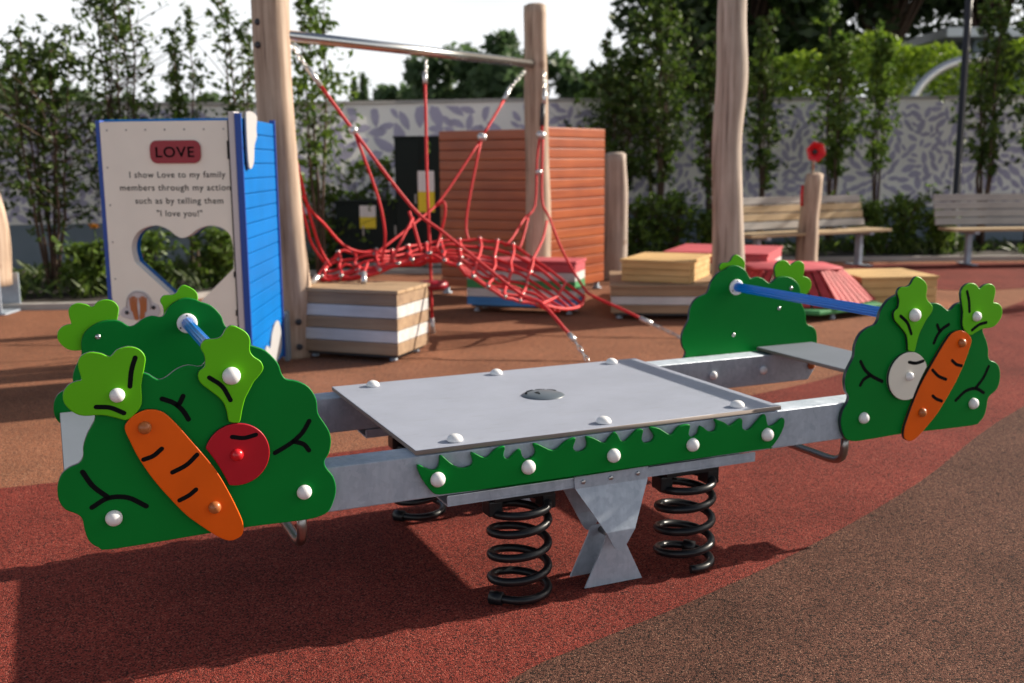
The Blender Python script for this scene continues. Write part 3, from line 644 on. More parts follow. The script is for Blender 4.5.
# --- climbing frame with rope net
cf = thing('rope_climbing_frame', 'red rope net hung between two tall timber posts with a steel crossbar', 'climbing frame')
obj('post', post_mesh([(-1.505, 7.12, -.02), (-1.505, 7.12, .2), (-1.515, 7.12, .45), (-1.535, 7.12, .75), (-1.55, 7.12, 1.2), (-1.57, 7.12, 1.7), (-1.575, 7.12, 2.2), (-1.57, 7.12, 2.9)], [.095, .10, .128, .130, .122, .126, .128, .125], 7), M['post'], cf)
obj('post', post_mesh([(.245, 9.72, -.02), (.25, 9.72, .8), (.235, 9.72, 1.6), (.23, 9.72, 2.3), (.23, 9.72, 2.70)], [.115, .11, .105, .102, .1], 8), M['post'], cf)
for p in [at(258, 22, 7.02), at(258, 45, 7.02), at(299, 322, 7.01), at(300, 347, 7.02)]: bolt_at(cf, p, (-.2, -1, 0), .022)
# notch block where the bar is seated
b = NB(); lathe(b, [(.075, 0), (.075, .012), (.05, .02)], at(284, 38, 7.12)+Vector((-.03, -.0, 0)), (.55, -.82, 0), 12); obj('bar_socket', b, M['dsteel'], cf)
bl, br = at(282, 35, 7.10), at(533, 64, 9.66)
b = NB(); tube(b, [bl, br], .038, 16); obj('crossbar', b, M['steel'], cf)
def rope(pts, r=.013, m='rope', name='rope', seg=7):
    b = NB(); P = catmull([at(*p) for p in pts], 4); tube(b, P, r*.88, seg); return obj(name, b, M[m], cf, False)
def sleeve(a, c, r=.019, name='ferrule', m='ferrule'):
    b = NB(); tube(b, [at(*a), at(*c)], r, 10); return obj(name, b, M[m], cf)
def clamp_at(p, r=.03):
    b = NB(); lathe(b, [(0, -r*.8), (r*.8, -r*.6), (r, 0), (r*.8, r*.6), (0, r*.8)], p, (.2, -.3, 1), 10); return obj('rope_clamp', b, M['ferrule'], cf)
def chain(a, c, w_=.013):
    a, c = at(*a), at(*c); d = c-a; n = max(3, int(d.length/.042)); b = NB(); T = d.normalized(); X = T.orthogonal().normalized(); Y = T.cross(X)
    for i in range(n):
        s = X if i % 2 else Y; m_ = a+d*((i+.5)/n); L_ = d.length/n*.72
        ring = [m_+T*L_*math.cos(k)+s*w_*math.sin(k) for k in [2*math.pi*j/10 for j in range(11)]]
        tube(b, ring, .0045, 5, False)
    return obj('chain', b, M['steel'], cf)
chain((286, 38, 7.15), (307, 67, 7.2)); sleeve((307, 67, 7.2), (321, 86, 7.24))
rope([(321, 86, 7.24), (353, 130, 7.32), (412, 207, 7.4), (443, 232, 7.42), (480, 262, 7.42), (524, 297, 7.35), (542, 304, 7.25), (569, 334, 7.05)], .014)
sleeve((569, 334, 7.05), (575, 341, 7.0)); chain((575, 341, 7.0), (588, 361, 6.88))
clamp_at(at(353, 130, 7.3), .035)
rope([(355, 134, 7.32), (375, 188, 7.45), (383, 218, 7.5), (385, 242, 7.55), (381, 262, 7.55)], .012)
chain((426, 60, 8.3), (426, 72, 8.27), .01); sleeve((425, 72, 8.27), (425, 84, 8.24))
rope([(425, 84, 8.24), (427, 180, 8.2), (430, 250, 8.15), (432, 318, 8.11)], .0135); sleeve((432, 318, 8.11), (433, 333, 8.1), .018)
b = NB(); pc = at(433, 285, 8.11); lathe(b, [(.02, -.035), (.10, -.03), (.118, -.015), (.118, .015), (.1, .03), (.02, .035)], pc, (0, 0, 1), 24); obj('disc_seat', b, M['redsign'], cf)
chain((524, 72, 9.5), (510, 88, 9.35)); sleeve((510, 88, 9.35), (504, 100, 9.25))
rope([(504, 100, 9.25), (482, 137, 8.95)], .014); clamp_at(at(482, 137, 8.93), .042)
rope([(482, 138, 8.95), (442, 198, 8.6), (421, 218, 8.4), (388, 244, 8.1), (372, 256, 8.0)], .012)
rope([(481, 140, 8.95), (469, 200, 8.8), (466, 227, 8.75), (469, 242, 8.7)], .012)
rope([(436, 206, 8.2), (444, 202, 8.2), (445, 214, 8.2), (440, 236, 8.2), (436, 250, 8.1)], .012)
rope([(409, 211, 8.0), (415, 230, 8.0), (421, 252, 8.0)], .014)
rope([(413, 218, 8.0), (397, 249, 7.8), (392, 262, 7.7)], .012)
rope([(296, 160, 7.3), (300, 176, 7.35), (309, 213, 7.5), (320, 248, 7.6), (330, 266, 7.7)], .013)
rope([(303, 196, 7.4), (312, 212, 7.55), (324, 224, 7.7), (342, 244, 7.9), (360, 252, 8.0), (385, 252, 8.1)], .013)
rope([(300, 200, 7.4), (307, 227, 7.45), (312, 244, 7.5), (324, 262, 7.5)], .012)
chain((544, 72, 9.55), (545, 88, 9.5)); sleeve((545, 88, 9.5), (544, 104, 9.45)); sleeve((543, 104, 9.45), (542, 126, 9.4), .022, 'rope_grip', 'poled')
rope([(544, 102, 9.45), (542, 132, 9.38)], .014); clamp_at(at(541, 135, 9.36), .045); clamp_at(at(539, 172, 9.28), .03)
rope([(540, 136, 9.38), (537, 160, 9.33), (535, 205, 9.2), (524, 219, 9.05), (513, 237, 8.8), (505, 246, 8.7)], .012)
rope([(543, 136, 9.38), (542, 198, 9.2), (549, 217, 9.05), (563, 252, 8.7), (584, 288, 8.35), (595, 297, 8.2), (619, 308, 8.05), (640, 318, 7.95)], .013)
sleeve((640, 318, 7.95), (652, 324, 7.9)); chain((652, 324, 7.9), (684, 339, 7.76))
rope([(547, 221, 9.0), (542, 241, 8.8), (528, 268, 8.4)], .012)
rope([(528, 218, 9.0), (524, 235, 8.85), (519, 250, 8.7)], .011)
NE = [(320, 279, 7.32), (350, 277, 7.35), (380, 271, 7.4), (405, 262, 7.45), (430, 256, 7.5), (452, 263, 7.5), (472, 279, 7.5), (495, 293, 7.5), (520, 302, 7.6), (545, 307, 7.7)]
FE = [(327, 261, 7.9), (345, 252, 8.0), (375, 252, 8.1), (400, 249, 8.3), (425, 243, 8.5), (450, 240, 8.6), (480, 240, 8.7), (505, 243, 8.7), (532, 258, 8.6), (585, 298, 8.3)]
NEv = catmull([at(*p) for p in NE], 3); FEv = catmull([at(*p) for p in FE], 3); n = len(NEv); rnd = random.Random(2)
rows = []
NL = 9
for j in range(NL):
    f = j/(NL-1)
    rows.append([NEv[i].lerp(FEv[i], f)+Vector((rnd.uniform(-.012, .012), 0, -.07*math.sin(math.pi*f)*(1+.3*math.sin(i*.7))+rnd.uniform(-.014, .014))) for i in range(n)])
for r_ in rows:
    b = NB(); tube(b, catmull(r_, 2), .0132, 6); obj('rope', b, M['rope'], cf)
cross = list(range(0, n, 2)); k = 0
for i in cross:
    b = NB(); tube(b, catmull([rows[j][i]+Vector((.01*(j % 2), 0, .012)) for j in range(NL)], 3), .0125, 6); obj('rope', b, M['rope'], cf)
proto = None
for q, i in enumerate(cross):
    for j in range(NL):
        if (i//2+j) % 2 and 0 < j < NL-1: continue
        if proto is None:
            b = NB(); lathe(b, [(0, -.017), (.0145, -.016), (.0165, 0), (.0145, .016), (0, .017)], (0, 0, 0), (1, .2, .1), 8); proto = obj('rope_clamp', b, M['dsteel'], cf); c = proto
        else: c = proto.copy(); COL.objects.link(c); c.parent = cf
        c.location = rows[j][i]+Vector((0, 0, .008)); c.rotation_euler = (rnd.uniform(-.5, .5), rnd.uniform(-.5, .5), rnd.uniform(0, 3))
b = NB(); tube(b, catmull([rows[0][-1], at(565, 309, 7.9), at(580, 306, 8.15), rows[-1][-1]], 6), .013, 7); obj('rope', b, M['rope'], cf)
sleeve((309, 286, 7.25), (318, 276, 7.3), .02); sleeve((364, 283, 7.25), (364, 273, 7.33), .02)
rope([(318, 276, 7.3), (327, 262, 7.6)], .012); rope([(364, 273, 7.33), (368, 262, 7.5)], .012)

# --- plank boxes
def plank_box(t, w_, d, z0, bands, bh, topm, lip=.012, boards=5, skew=0, foot=True, alongx=True):
    z = z0
    for i, mm in enumerate(bands):
        b = NB(); box(b, 0, w_, 0, d, z+.002, z+bh-.002, .004); obj('side_band', b, M[mm], t); z += bh
    b = NB()
    for k in range(boards):
        y0 = -lip+(d+2*lip)*k/boards; y1 = -lip+(d+2*lip)*(k+1)/boards-.006
        box(b, -lip, w_+lip, y0, y1, z+.001, z+.024, .003)
    obj('top', b, M[topm], t)
    if foot:
        for fx, fy in ((.07, .07), (w_-.07, .07), (.07, d-.07), (w_-.07, d-.07)):
            b = NB(); lathe(b, [(.028, 0), (.028, .012), (.016, .014), (.016, z0+.003)], (fx, fy, 0), (0, 0, 1), 10); obj('foot', b, M['galv'], t)
        b = NB(); box(b, .03, w_-.03, .03, d-.03, z0-.02, z0); obj('base_frame', b, M['poled'], t)
def face_frame(A, B): # location and rotation of a box whose front runs from A to B
    return (A[0], A[1], 0), math.atan2(B[1]-A[1], B[0]-A[0]), math.hypot(B[0]-A[0], B[1]-A[1])
loc, rz, w_ = face_frame((-1.46, 7.08), (-.76, 6.83))
t = thing('plank_box', 'brown and white striped plank box at the foot of the notched post', 'play box', loc, rz); plank_box(t, w_, .5, .045, ['brown', 'wplank', 'brown', 'wplank', 'brown'], .083, 'tan', boards=4)
loc, rz, w_ = face_frame((-.40, 9.25), (.55, 8.95))
t = thing('plank_box', 'pink white green and blue striped box under the rope net', 'play box', loc, rz); plank_box(t, w_, .36, .06, ['pblue', 'wplank', 'pgreen', 'wplank', 'ppink'], .077, 'ppink', boards=3)
loc, rz, w_ = face_frame((.84, 8.72), (1.95, 8.62))
t = thing('low_deck', 'low brown and white striped deck under the pale crate', 'play deck', loc, rz); plank_box(t, w_, 1.15, .05, ['brown', 'wplank', 'brown'], .072, 'brown', boards=9)
loc, rz, w_ = face_frame((.955, 9.0), (1.51, 8.76))
t = thing('pale_crate', 'pale yellow plank crate standing on the brown and white deck', 'play box', (loc[0], loc[1], .292), rz); plank_box(t, w_, .75, .0, ['pine', 'pine', 'pine'], .056, 'pine', boards=4, foot=False)
loc, rz, w_ = face_frame((1.47, 9.98), (2.37, 9.62))
t = thing('plank_box', 'pink topped striped box behind the middle wavy post', 'play box', loc, rz); plank_box(t, w_, 1.0, .05, ['pblue', 'wplank', 'pgreen', 'wplank', 'ppink'], .078, 'ppink', boards=5)
loc, rz, w_ = face_frame((3.12, 9.2), (3.82, 9.28))
t = thing('plank_box', 'low pale yellow plank box to the right of the red mound', 'play box', loc, rz); plank_box(t, w_, .7, .03, ['pine', 'pine', 'pine'], .078, 'pine', boards=6)
# hexagonal mound
t = thing('hexagonal_mound', 'red slatted six sided mound on a green rim', 'play mound', (2.50, 9.30, 0), math.atan2(8.57-9.28, 2.6-2.37))
b = NB()
for k in range(6):
    a0, a1 = k*math.pi/3, (k+1)*math.pi/3; nb = 7
    p0, p1 = Vector((math.cos(a0), math.sin(a0), 0)), Vector((math.cos(a1), math.sin(a1), 0))
    for i in range(nb):
        f0, f1 = i/nb+.014, (i+1)/nb-.014; nrm = ((p0+p1)/2).normalized()
        q = [p0.lerp(p1, f0)*.73+Vector((0, 0, .09)), p0.lerp(p1, f1)*.73+Vector((0, 0, .09)), p0.lerp(p1, f1)*.43+Vector((0, 0, .365)), p0.lerp(p1, f0)*.43+Vector((0, 0, .365))]
        q2 = [v+nrm*.022+Vector((0, 0, .01)) for v in q]
        va = [b.verts.new(v) for v in q]; vb = [b.verts.new(v) for v in q2]
        b.faces.new(vb); b.faces.new(va[::-1])
        for j in range(4): b.faces.new((va[j], va[(j+1) % 4], vb[(j+1) % 4], vb[j]))
obj('slatted_side', b, M['maroon'], t)
b = NB(); lathe(b, [(.0, .372), (.45, .372), (.46, .385), (.44, .395), (0, .396)], seg=6); obj('top', b, M['ppink'], t)
for f in bpy.data.objects['top'].data.polygons: f.use_smooth = False
b = NB(); lathe(b, [(.5, .05), (.80, .05), (.81, .06), (.81, .08), (.80, .088), (.5, .089)], seg=6)
for f in b.faces: f.smooth = False
obj('green_rim', b, M['pgreen'], t)
for k in range(6):
    a = k*math.pi/3; b = NB(); lathe(b, [(.03, 0), (.02, .01), (.02, .052)], (math.cos(a)*.66, math.sin(a)*.66, 0), (0, 0, 1), 8); obj('foot', b, M['galv'], t)

def slat_wall(t, A, B, z0, z1, m, n, th=.05, name='slatted_wall', groove=.008):
    loc, rz, w_ = face_frame(A, B); b = NB(); dz = (z1-z0)/n
    for i in range(n): box(b, 0, w_, .0, th-.012, z0+i*dz+groove*.35, z0+(i+1)*dz-groove*.35, .011)
    box(b, .01, w_-.01, th-.0115, th, z0, z1)
    o = obj(name, b, M[m], t); o.location = loc; o.rotation_euler = (0, 0, rz); return o
t = thing('red_playhouse', 'rust red slatted playhouse walls meeting behind the far timber post', 'playhouse')
c0 = (.33, 10.1)
slat_wall(t, (-.72, 10.62), (c0[0]-.03, c0[1]), .07, 1.63, 'redwood', 16)
slat_wall(t, c0, (.98, 10.98), .07, 1.65, 'redwood', 16)
for p in ((-.66, 10.62), (.9, 10.95), (.3, 10.2)):
    b = NB(); lathe(b, [(.05, 0), (.05, .01), (.025, .012), (.025, .08)], (p[0], p[1], 0), (0, 0, 1), 10); obj('foot', b, M['galv'], t)
b = NB(); box(b, -.02, .02, -.02, .02, .07, 1.62, .004); o = obj('corner_post', b, M['redwood'], t); o.location = (c0[0]-.01, c0[1]+.06, 0)

# --- message board playhouse
HEART = [(0.184, 0.665), (0.168, 0.751), (0.189, 0.831), (0.249, 0.889), (0.35, 0.915), (0.433, 0.893), (0.500, 0.845), (0.545, 0.832), (0.599, 0.855), (0.657, 0.893), (0.742, 0.915), (0.825, 0.898), (0.88, 0.85), (0.897, 0.756), (0.893, 0.63)]
hs_ = [(v.x, v.y) for v in catmull([Vector(p) for p in HEART], 4)]+[(.561, .328)]
def holed(bm, outer, hole, y0, y1):
    rings = []
    for y in (y0, y1): rings.append([[bm.verts.new((p[0], y, p[1])) for p in lp] for lp in (outer, hole)])
    tri = tessellate_polygon([[Vector((p[0], p[1], 0)) for p in outer], [Vector((p[0], p[1], 0)) for p in hole]])
    for rg in rings:
        fl = rg[0]+rg[1]
        for t_ in tri:
            try: bm.faces.new([fl[i] for i in t_])
            except ValueError: pass
    for q in (0, 1):
        a, c = rings[0][q], rings[1][q]; n = len(a)
        for k in range(n): bm.faces.new((a[k], a[(k+1) % n], c[(k+1) % n], c[k]))
def rrect(x0, x1, z0, z1, r, n=4):
    out = []
    for cx, cz, a0 in ((x1-r, z1-r, 0), (x0+r, z1-r, 90), (x0+r, z0+r, 180), (x1-r, z0+r, 270)):
        out += [(cx+r*math.cos(R(a0+90*k/n)), cz+r*math.sin(R(a0+90*k/n))) for k in range(n+1)]
    return out
mb = thing('message_board', 'beige board with a heart cutout and a red LOVE plaque beside blue slats', 'play panel', (-2.737*.842, 7.1*.842, .208), math.atan2(-.15, .942)); mb.scale = (.842,)*3
b = NB(); holed(b, rrect(.0, .912, -.2, 1.60, .012), hs_, -.02, .05); obj('front_board', b, M['beige'], mb)
cx_, cz_ = .53, .65
b = NB(); holed(b, rrect(-.028, .94, -.21, 1.618, .02), [(cx_+(x-cx_)*1.015, cz_+(z-cz_)*1.015) for x, z in hs_], .052, .11); obj('blue_backing', b, M['blue'], mb)
b = NB(); box(b, -.03, .015, .104, .15, -.2, 1.60, .006); obj('left_wall', b, M['bluedk'], mb)
b = NB(); box(b, -.034, -.001, -.018, .05, -.2, 1.612, .005); obj('blue_edge', b, M['bluedk'], mb)
b = NB(); plate(b, rrect(.352, .708, 1.325, 1.475, .05, 6), -.034, -.021, .002); pl = obj('plaque', b, M['redsign'], mb)
def lettering(body, cx, base, width, cap, parent, y=-.0212, bold=.001, m='groove'):
    me = text_me(body, 1.0, .02, 1.12, bold); xs = [v.co.x for v in me.vertices]; zs = [v.co.z for v in me.vertices]
    sx = width/(max(xs)-min(xs)); capz = .69; mx = (max(xs)+min(xs))/2
    for v in me.vertices: v.co = Vector((cx+(v.co.x-mx)*sx, y+v.co.y*.02, base+v.co.z*cap/capz))
    return link('lettering', me, M[m], parent)
lettering('LOVE', .53, 1.366, .272, .066, pl, -.0352, .016)
lettering('I show Love to my family', .53, 1.232, .68, .040, mb, bold=.007)
lettering('members through my action', .508, 1.147, .784, .040, mb, bold=.007)
lettering('such as by telling them', .532, 1.060, .624, .040, mb, bold=.007)
lettering('"I love you!"', .531, .976, .324, .040, mb, bold=.007)
for x in [.05+.137*k for k in range(7)]: bolt_at(mb, (x, -.02, 1.545), (0, -1, 0), .006, 'dsteel', 'rivet')
for z in (1.3, 1.05, .8, .55, .3): bolt_at(mb, (.035, -.02, z), (0, -1, 0), .006, 'dsteel', 'rivet')
# hands picture on a clear round plaque
b = NB(); plate(b, [(v.x, v.y) for v in catmull([Vector(p) for p in [(.06, .30), (.075, .345), (.105, .37), (.115, .425), (.155, .465), (.205, .472), (.255, .455), (.285, .415), (.3, .39), (.335, .375), (.35, .335), (.33, .30), (.28, .285), (.2, .27), (.12, .275)]], 4, True)], -.029, -.021, .0015); hp = obj('picture_plaque', b, M['offwhite'], mb)
b = NB()
for sx in (-1, 1):
    for k in range(4):
        x0 = .196+sx*(.012+.013*k); strip(b, [(x0, .31+.008*k), (x0+sx*.004, .37), (x0-sx*.002+sx*.003*k, .435-.010*abs(k-1.5))], .0125, -.0305-.0006*k, .0011)
    strip(b, [(.196+sx*.02, .285), (.196+sx*.03, .33)], .034, -.0335, .0011)
obj('painted_hands', b, M['amber'], hp)
b = NB(); tube(b, [(.196+.088*math.cos(a), -.0305, .375+.088*math.sin(a)) for a in [R(-20+8*k) for k in range(28)]], .0022, 5); obj('rim', b, M['dsteel'], hp)
for p in ((.108, .321), (.305, .358)): bolt_at(hp, (p[0], -.029, p[1]), (0, -1, 0), .014, 'poled')
b = NB(); box(b, .916, .958, -.04, .05, -.2, 1.655, .006); obj('white_upright', b, M['offwhite'], mb)
b = NB(); box(b, .905, .9155, -.032, -.0205, -.2, 1.60); obj('seal_strip', b, M['groove'], mb)
for z in (1.41, .59, .33):
    b = NB(); box(b, .896, .912, -.036, -.021, z-.06 if z > 1 else z-.02, z+.06 if z > 1 else z+.02, .005); obj('hinge', b, M['groove'], mb)
sp = thing('tmp', 'x', 'x'); bpy.data.objects.remove(sp)
# blue slatted side wall
b = NB(); w2 = 1.19; dz = 1.80/18
for i in range(18): box(b, 0.012, w2-.012, .0, .018, -.18+i*dz+.0015, -.18+(i+1)*dz-.0015, .010)
box(b, 0.0, w2, .0182, .03, -.185, 1.62, .003)
sw = obj('blue_slatted_wall', b, M['blue'], mb); sw.location = (.99, -.03, 0); sw.rotation_euler = (0, 0, R(92.2+9.05))
b = NB(); box(b, -.012, .0115, -.012, .0305, -.19, 1.645, .004); o = obj('edge_board', b, M['bluedk'], sw)
b = NB(); box(b, w2-.0115, w2+.012, -.012, .0305, -.19, 1.645, .004); o = obj('edge_board', b, M['bluedk'], sw)
b = NB(); plate(b, [(v.x, v.y) for v in catmull([Vector(p) for p in [(.10, 1.30), (.08, 1.45), (.09, 1.62), (.14, 1.66), (.30, 1.665), (.44, 1.64), (.40, 1.56), (.40, 1.50), (.31, 1.44), (.27, 1.34), (.19, 1.29)]], 3, True)], -.028, -.014, .003); obj('grey_cutout', b, M['greyb'], sw)
b = NB(); plate(b, [(v.x, v.y) for v in catmull([Vector(p) for p in [(.42, -.1), (.40, -.02), (.5, .02), (.6, -.02), (.68, .06), (.8, .12), (.93, .14), (1.02, .08), (1.05, -.03), (.98, -.12), (.7, -.17)]], 3, True)], -.016, -.001, .003); obj('grey_cutout', b, M['greyb'], sw)
b = NB(); plate(b, rrect(1.22, 1.36, -.24, .16, .03), -.03, .0, .004); o = obj('foot_plate', b, M['bluegrey'], sw)

# --- cabinets
def cabinet(x, y, w_, d, h, label, sx, sz0, sz1, rz=0):
    t = thing('electrical_cabinet', label, 'cabinet', (x, y, 0), rz, 'electrical cabinets'); b = NB(); box(b, 0, w_, 0, d, .1, h-.03, .006); bd = obj('body', b, M['cab'], t)
    b = NB(); box(b, -.015, w_+.015, -.015, d+.015, h-.0295, h, .004); obj('lid', b, M['cab'], t)
    b = NB(); box(b, -.01, w_+.01, -.01, d+.01, 0, .098); obj('plinth', b, M['concrete'], t)
    nd = 2 if w_ > .6 else 1
    for k in range(nd):
        b = NB(); box(b, .02+k*w_/nd, (k+1)*w_/nd-.02, -.012, -.001, .14, h-.06, .003); dr = obj('door', b, M['cab'], t)
        b = NB(); box(b, (k+1)*w_/nd-.07, (k+1)*w_/nd-.05, -.03, -.0125, h*.5, h*.5+.12, .003); obj('handle', b, M['dsteel'], dr)
    sh = sz1-sz0; wd = .2
    b = NB(); box(b, sx, sx+wd, -.016, -.0125, sz0+sh*.5, sz1); st = obj('warning_sticker', b, M['white'], t)
    b = NB(); box(b, sx, sx+wd, -.016, -.0125, sz0, sz0+sh*.5-.001); obj('yellow_half', b, M['yellow'], st)
cabinet(-2.18, 13.0, .8, .5, .86, 'low black cabinet with a small white and yellow sticker', .3, .52, .80)
cabinet(-1.42, 12.9, .62, .6, 1.64, 'tall black cabinet with a long white and yellow sticker', .28, .72, 1.22)

# --- benches
def bench(name, label, loc, rz, length, backmats, legs):
    t = thing(name, label, 'bench', loc, rz, 'park benches')
    for i in range(4):
        b = NB(); y = .02; box(b, 0, .06*0+length, 0, .03, -.045, .045, .006)
        o = obj('back_slat', b, M[backmats[i]], t); o.location = (0, .5+.03*i, .53+i*.1); o.rotation_euler = (R(-12), 0, 0)
    for i in range(4):
        b = NB(); box(b, 0.02, length-.02, .02+.115*i, .02+.115*i+.105, .425, .46, .006); obj('seat_slat', b, M['tslat'], t)
    for x in legs:
        b = NB(); box(b, x-.03, x+.03, .2, .28, .01, .42, .006); box(b, x-.04, x+.04, .03, .45, 0, .014, .003); box(b, x-.03, x+.03, .03, .5, .39, .424, .004)
        obj('leg', b, M['galv'], t)
        b = NB(); tube(b, [(x, .47, .4), (x, .56, .55), (x, .64, .87)], .018, 8); obj('back_bracket', b, M['galv'], t)
bench('park_bench', 'tan and grey slatted bench behind the horn post', (2.78, 12.06, 0), math.atan2(1.1, 2.05), 2.33, ['gplank', 'tslat', 'tslat', 'gplank'], (.3, 1.98))
bench('park_bench', 'grey slatted bench cut off by the right edge of the photo', (5.50, 12.95, 0), R(4), 2.6, ['gplank']*4, (.32, 2.3))

# ================================================================== SEESAW
ss = thing('spring_seesaw', 'large green spring seesaw with vegetable shaped panels and a grey middle deck', 'seesaw', (.30887, 3.11609, 0), .41828)
def inst(proto, parent, loc, rot=None, label=None):
    o = proto.copy(); COL.objects.link(o); o.parent = parent; o.location = loc
    if rot is not None: o.rotation_euler = rot
    return o
def cap(parent, p, axis, r, m, flat=.9, name='bolt_cap'):
    b = NB(); k = 7; prof = [(r*.86, 0), (r*.98, r*.08)]+[(r*math.cos(R(a)), r*.15+r*flat*math.sin(R(a))) for a in (0, 15, 30, 45, 60, 75)]+[(0, r*.15+r*flat)]
    lathe(b, prof, p, axis, 20); return obj(name, b, M[m], parent)
BV = [(0.0, .1032), (.8406, .9438)]
ZT, ZB = .494, .366
for v0, v1 in BV:
    b = NB(); plate(b, [(-1.5, ZT), (1.5, ZT), (1.5, .421), (1.459, ZB), (-1.459, ZB), (-1.5, .421)], v0, v1, .004); obj('beam', b, M['galv'], ss)
    b = NB(); box(b, -.548, .54, v0-.004, v0+.002, .339, .3645, .001); box(b, -.548, .54, v0-.004, v1+.004, .333, .3385, .001); box(b, -.548, .54, v1-.002, v1+.004, .339, .3645, .001); obj('lower_channel', b, M['galv'], ss)
for u in (-.4, .4):
    b = NB(); box(b, u-.03, u+.03, .105, .839, .43, .488, .003); obj('cross_member', b, M['galv'], ss)
b = NB(); plate(b, [(-.6405, -.002), (.6405, -.002), (.6405, .947), (-.6405, .947)], 0, .0145, .0025)
me_o = obj('deck', b, [M['plat'], M['platedge']], ss)
me_o.data.transform(Matrix(((1, 0, 0, 0), (0, 0, 1, 0), (0, -1, 0, .512), (0, 0, 0, 1))))
for p in me_o.data.polygons:
    if abs(p.normal.z) < .5: p.material_index = 1
for u, v in ((-.502, .048), (-.005, .048), (.5, .048), (-.502, .888), (-.01, .888), (.497, .888)): cap(ss, (u, v, .512), (0, 0, 1), .0245, 'white', .75)
# badge: domed disc with raised ring letters-like marks
b = NB(); lathe(b, [(.076, -.002), (.076, .0012), (.072, .0035), (.06, .008), (.035, .0115), (0, .013)], (-.006, .482, .512), (0, 0, 1), 36); bd = obj('badge', b, M['badge'], ss)
b = NB()
for k in range(22):
    a = R(20+k*7); c = Vector((-.006+.06*math.cos(a), .482+.06*math.sin(a), .5205)); 
    if k % 6 != 5: box(b, -.0016, .0016, -.004, .004, -.0004, .0012, 0, Matrix.Translation(c) @ Matrix.Rotation(a-math.pi/2+rnd.uniform(-.4, .4), 4, 'Z'))
for k in range(5): box(b, -.012+.002*k, .01-.003*k, -.0015, .0015, 0, .001, 0, Matrix.Translation(Vector((-.028, .488-.008*k, .5240))) @ Matrix.Rotation(.5-.2*k, 4, 'Z'))
obj('badge_relief', b, M['groove'], bd)
# seats
for s in (-1, 1):
    b = NB(); x0, x1 = sorted((s*1.252, s*1.556)); plate(b, [(x0, .004), (x1, .004), (x1, .940), (x0, .940)], 0, .0145, .0025); o = obj('seat', b, [M['seatb'], M['platedge']], ss)
    o.data.transform(Matrix(((1, 0, 0, 0), (0, 0, 1, 0), (0, -1, 0, .512), (0, 0, 0, 1))))
    for p in o.data.polygons:
        if abs(p.normal.z) < .5: p.material_index = 1
    # footrest tube
    b = NB(); pts = [(.045, .37), (.045, .315), (.055, .283), (.085, .264), (.13, .258)]; pts = [Vector((s*.962, a, z)) for a, z in pts]+[Vector((s*.962, .944-a, z)) for a, z in pts[::-1]]
    tube(b, pts[:1]+catmull(pts[1:5], 4)+catmull(pts[5:9], 4)+pts[9:], .0145, 12); obj('footrest', b, M['dsteel'], ss)
    # handle bar
    b = NB(); n_ = 20; prof = []
    A_ = Vector((s*1.135, -.02, .782)); 
    ring0 = []
    rings = []
    for y in (-.0, .9635-.018):
        rings.append([b.verts.new((s*1.135+math.cos(2*math.pi*k/40)*(.0195 if (k//2) % 2 else .0178), y, .782+math.sin(2*math.pi*k/40)*(.0195 if (k//2) % 2 else .0178))) for k in range(40)])
    for k in range(40): b.faces.new((rings[0][k], rings[0][(k+1) % 40], rings[1][(k+1) % 40], rings[1][k]))
    hb = obj('handle_bar', b, M['bluebar'], ss)
    for y, ax in ((.9435, (0, -1, 0)), (.0005, (0, 1, 0))):
        b = NB(); lathe(b, [(.033, 0), (.034, .002), (.034, .008), (.030, .011), (.022, .012), (.021, .012)], (s*1.135, y, .782), ax, 28); fl = obj('flange', b, M['white'], hb)
        for k in range(3):
            a = R(90+120*k); bolt_at(fl, (s*1.135+.0275*math.cos(a), y+ax[1]*.011, .782+.0275*math.sin(a)), ax, .003, 'poled')
    for u in (.957, 1.214, 1.472): cap(ss, (s*u, .8406, .430), (0, -1, 0), .0185, 'white' if u < 1.4 else 'amber', .8)
    for u in (.957, 1.214, 1.472): cap(ss, (s*u, .1032, .430), (0, 1, 0), .0185, 'white', .8)
def sm(pts, n=3): return [(v.x, v.y) for v in catmull([Vector((a/1000, b/1000)) for a, b in pts], n, True)]
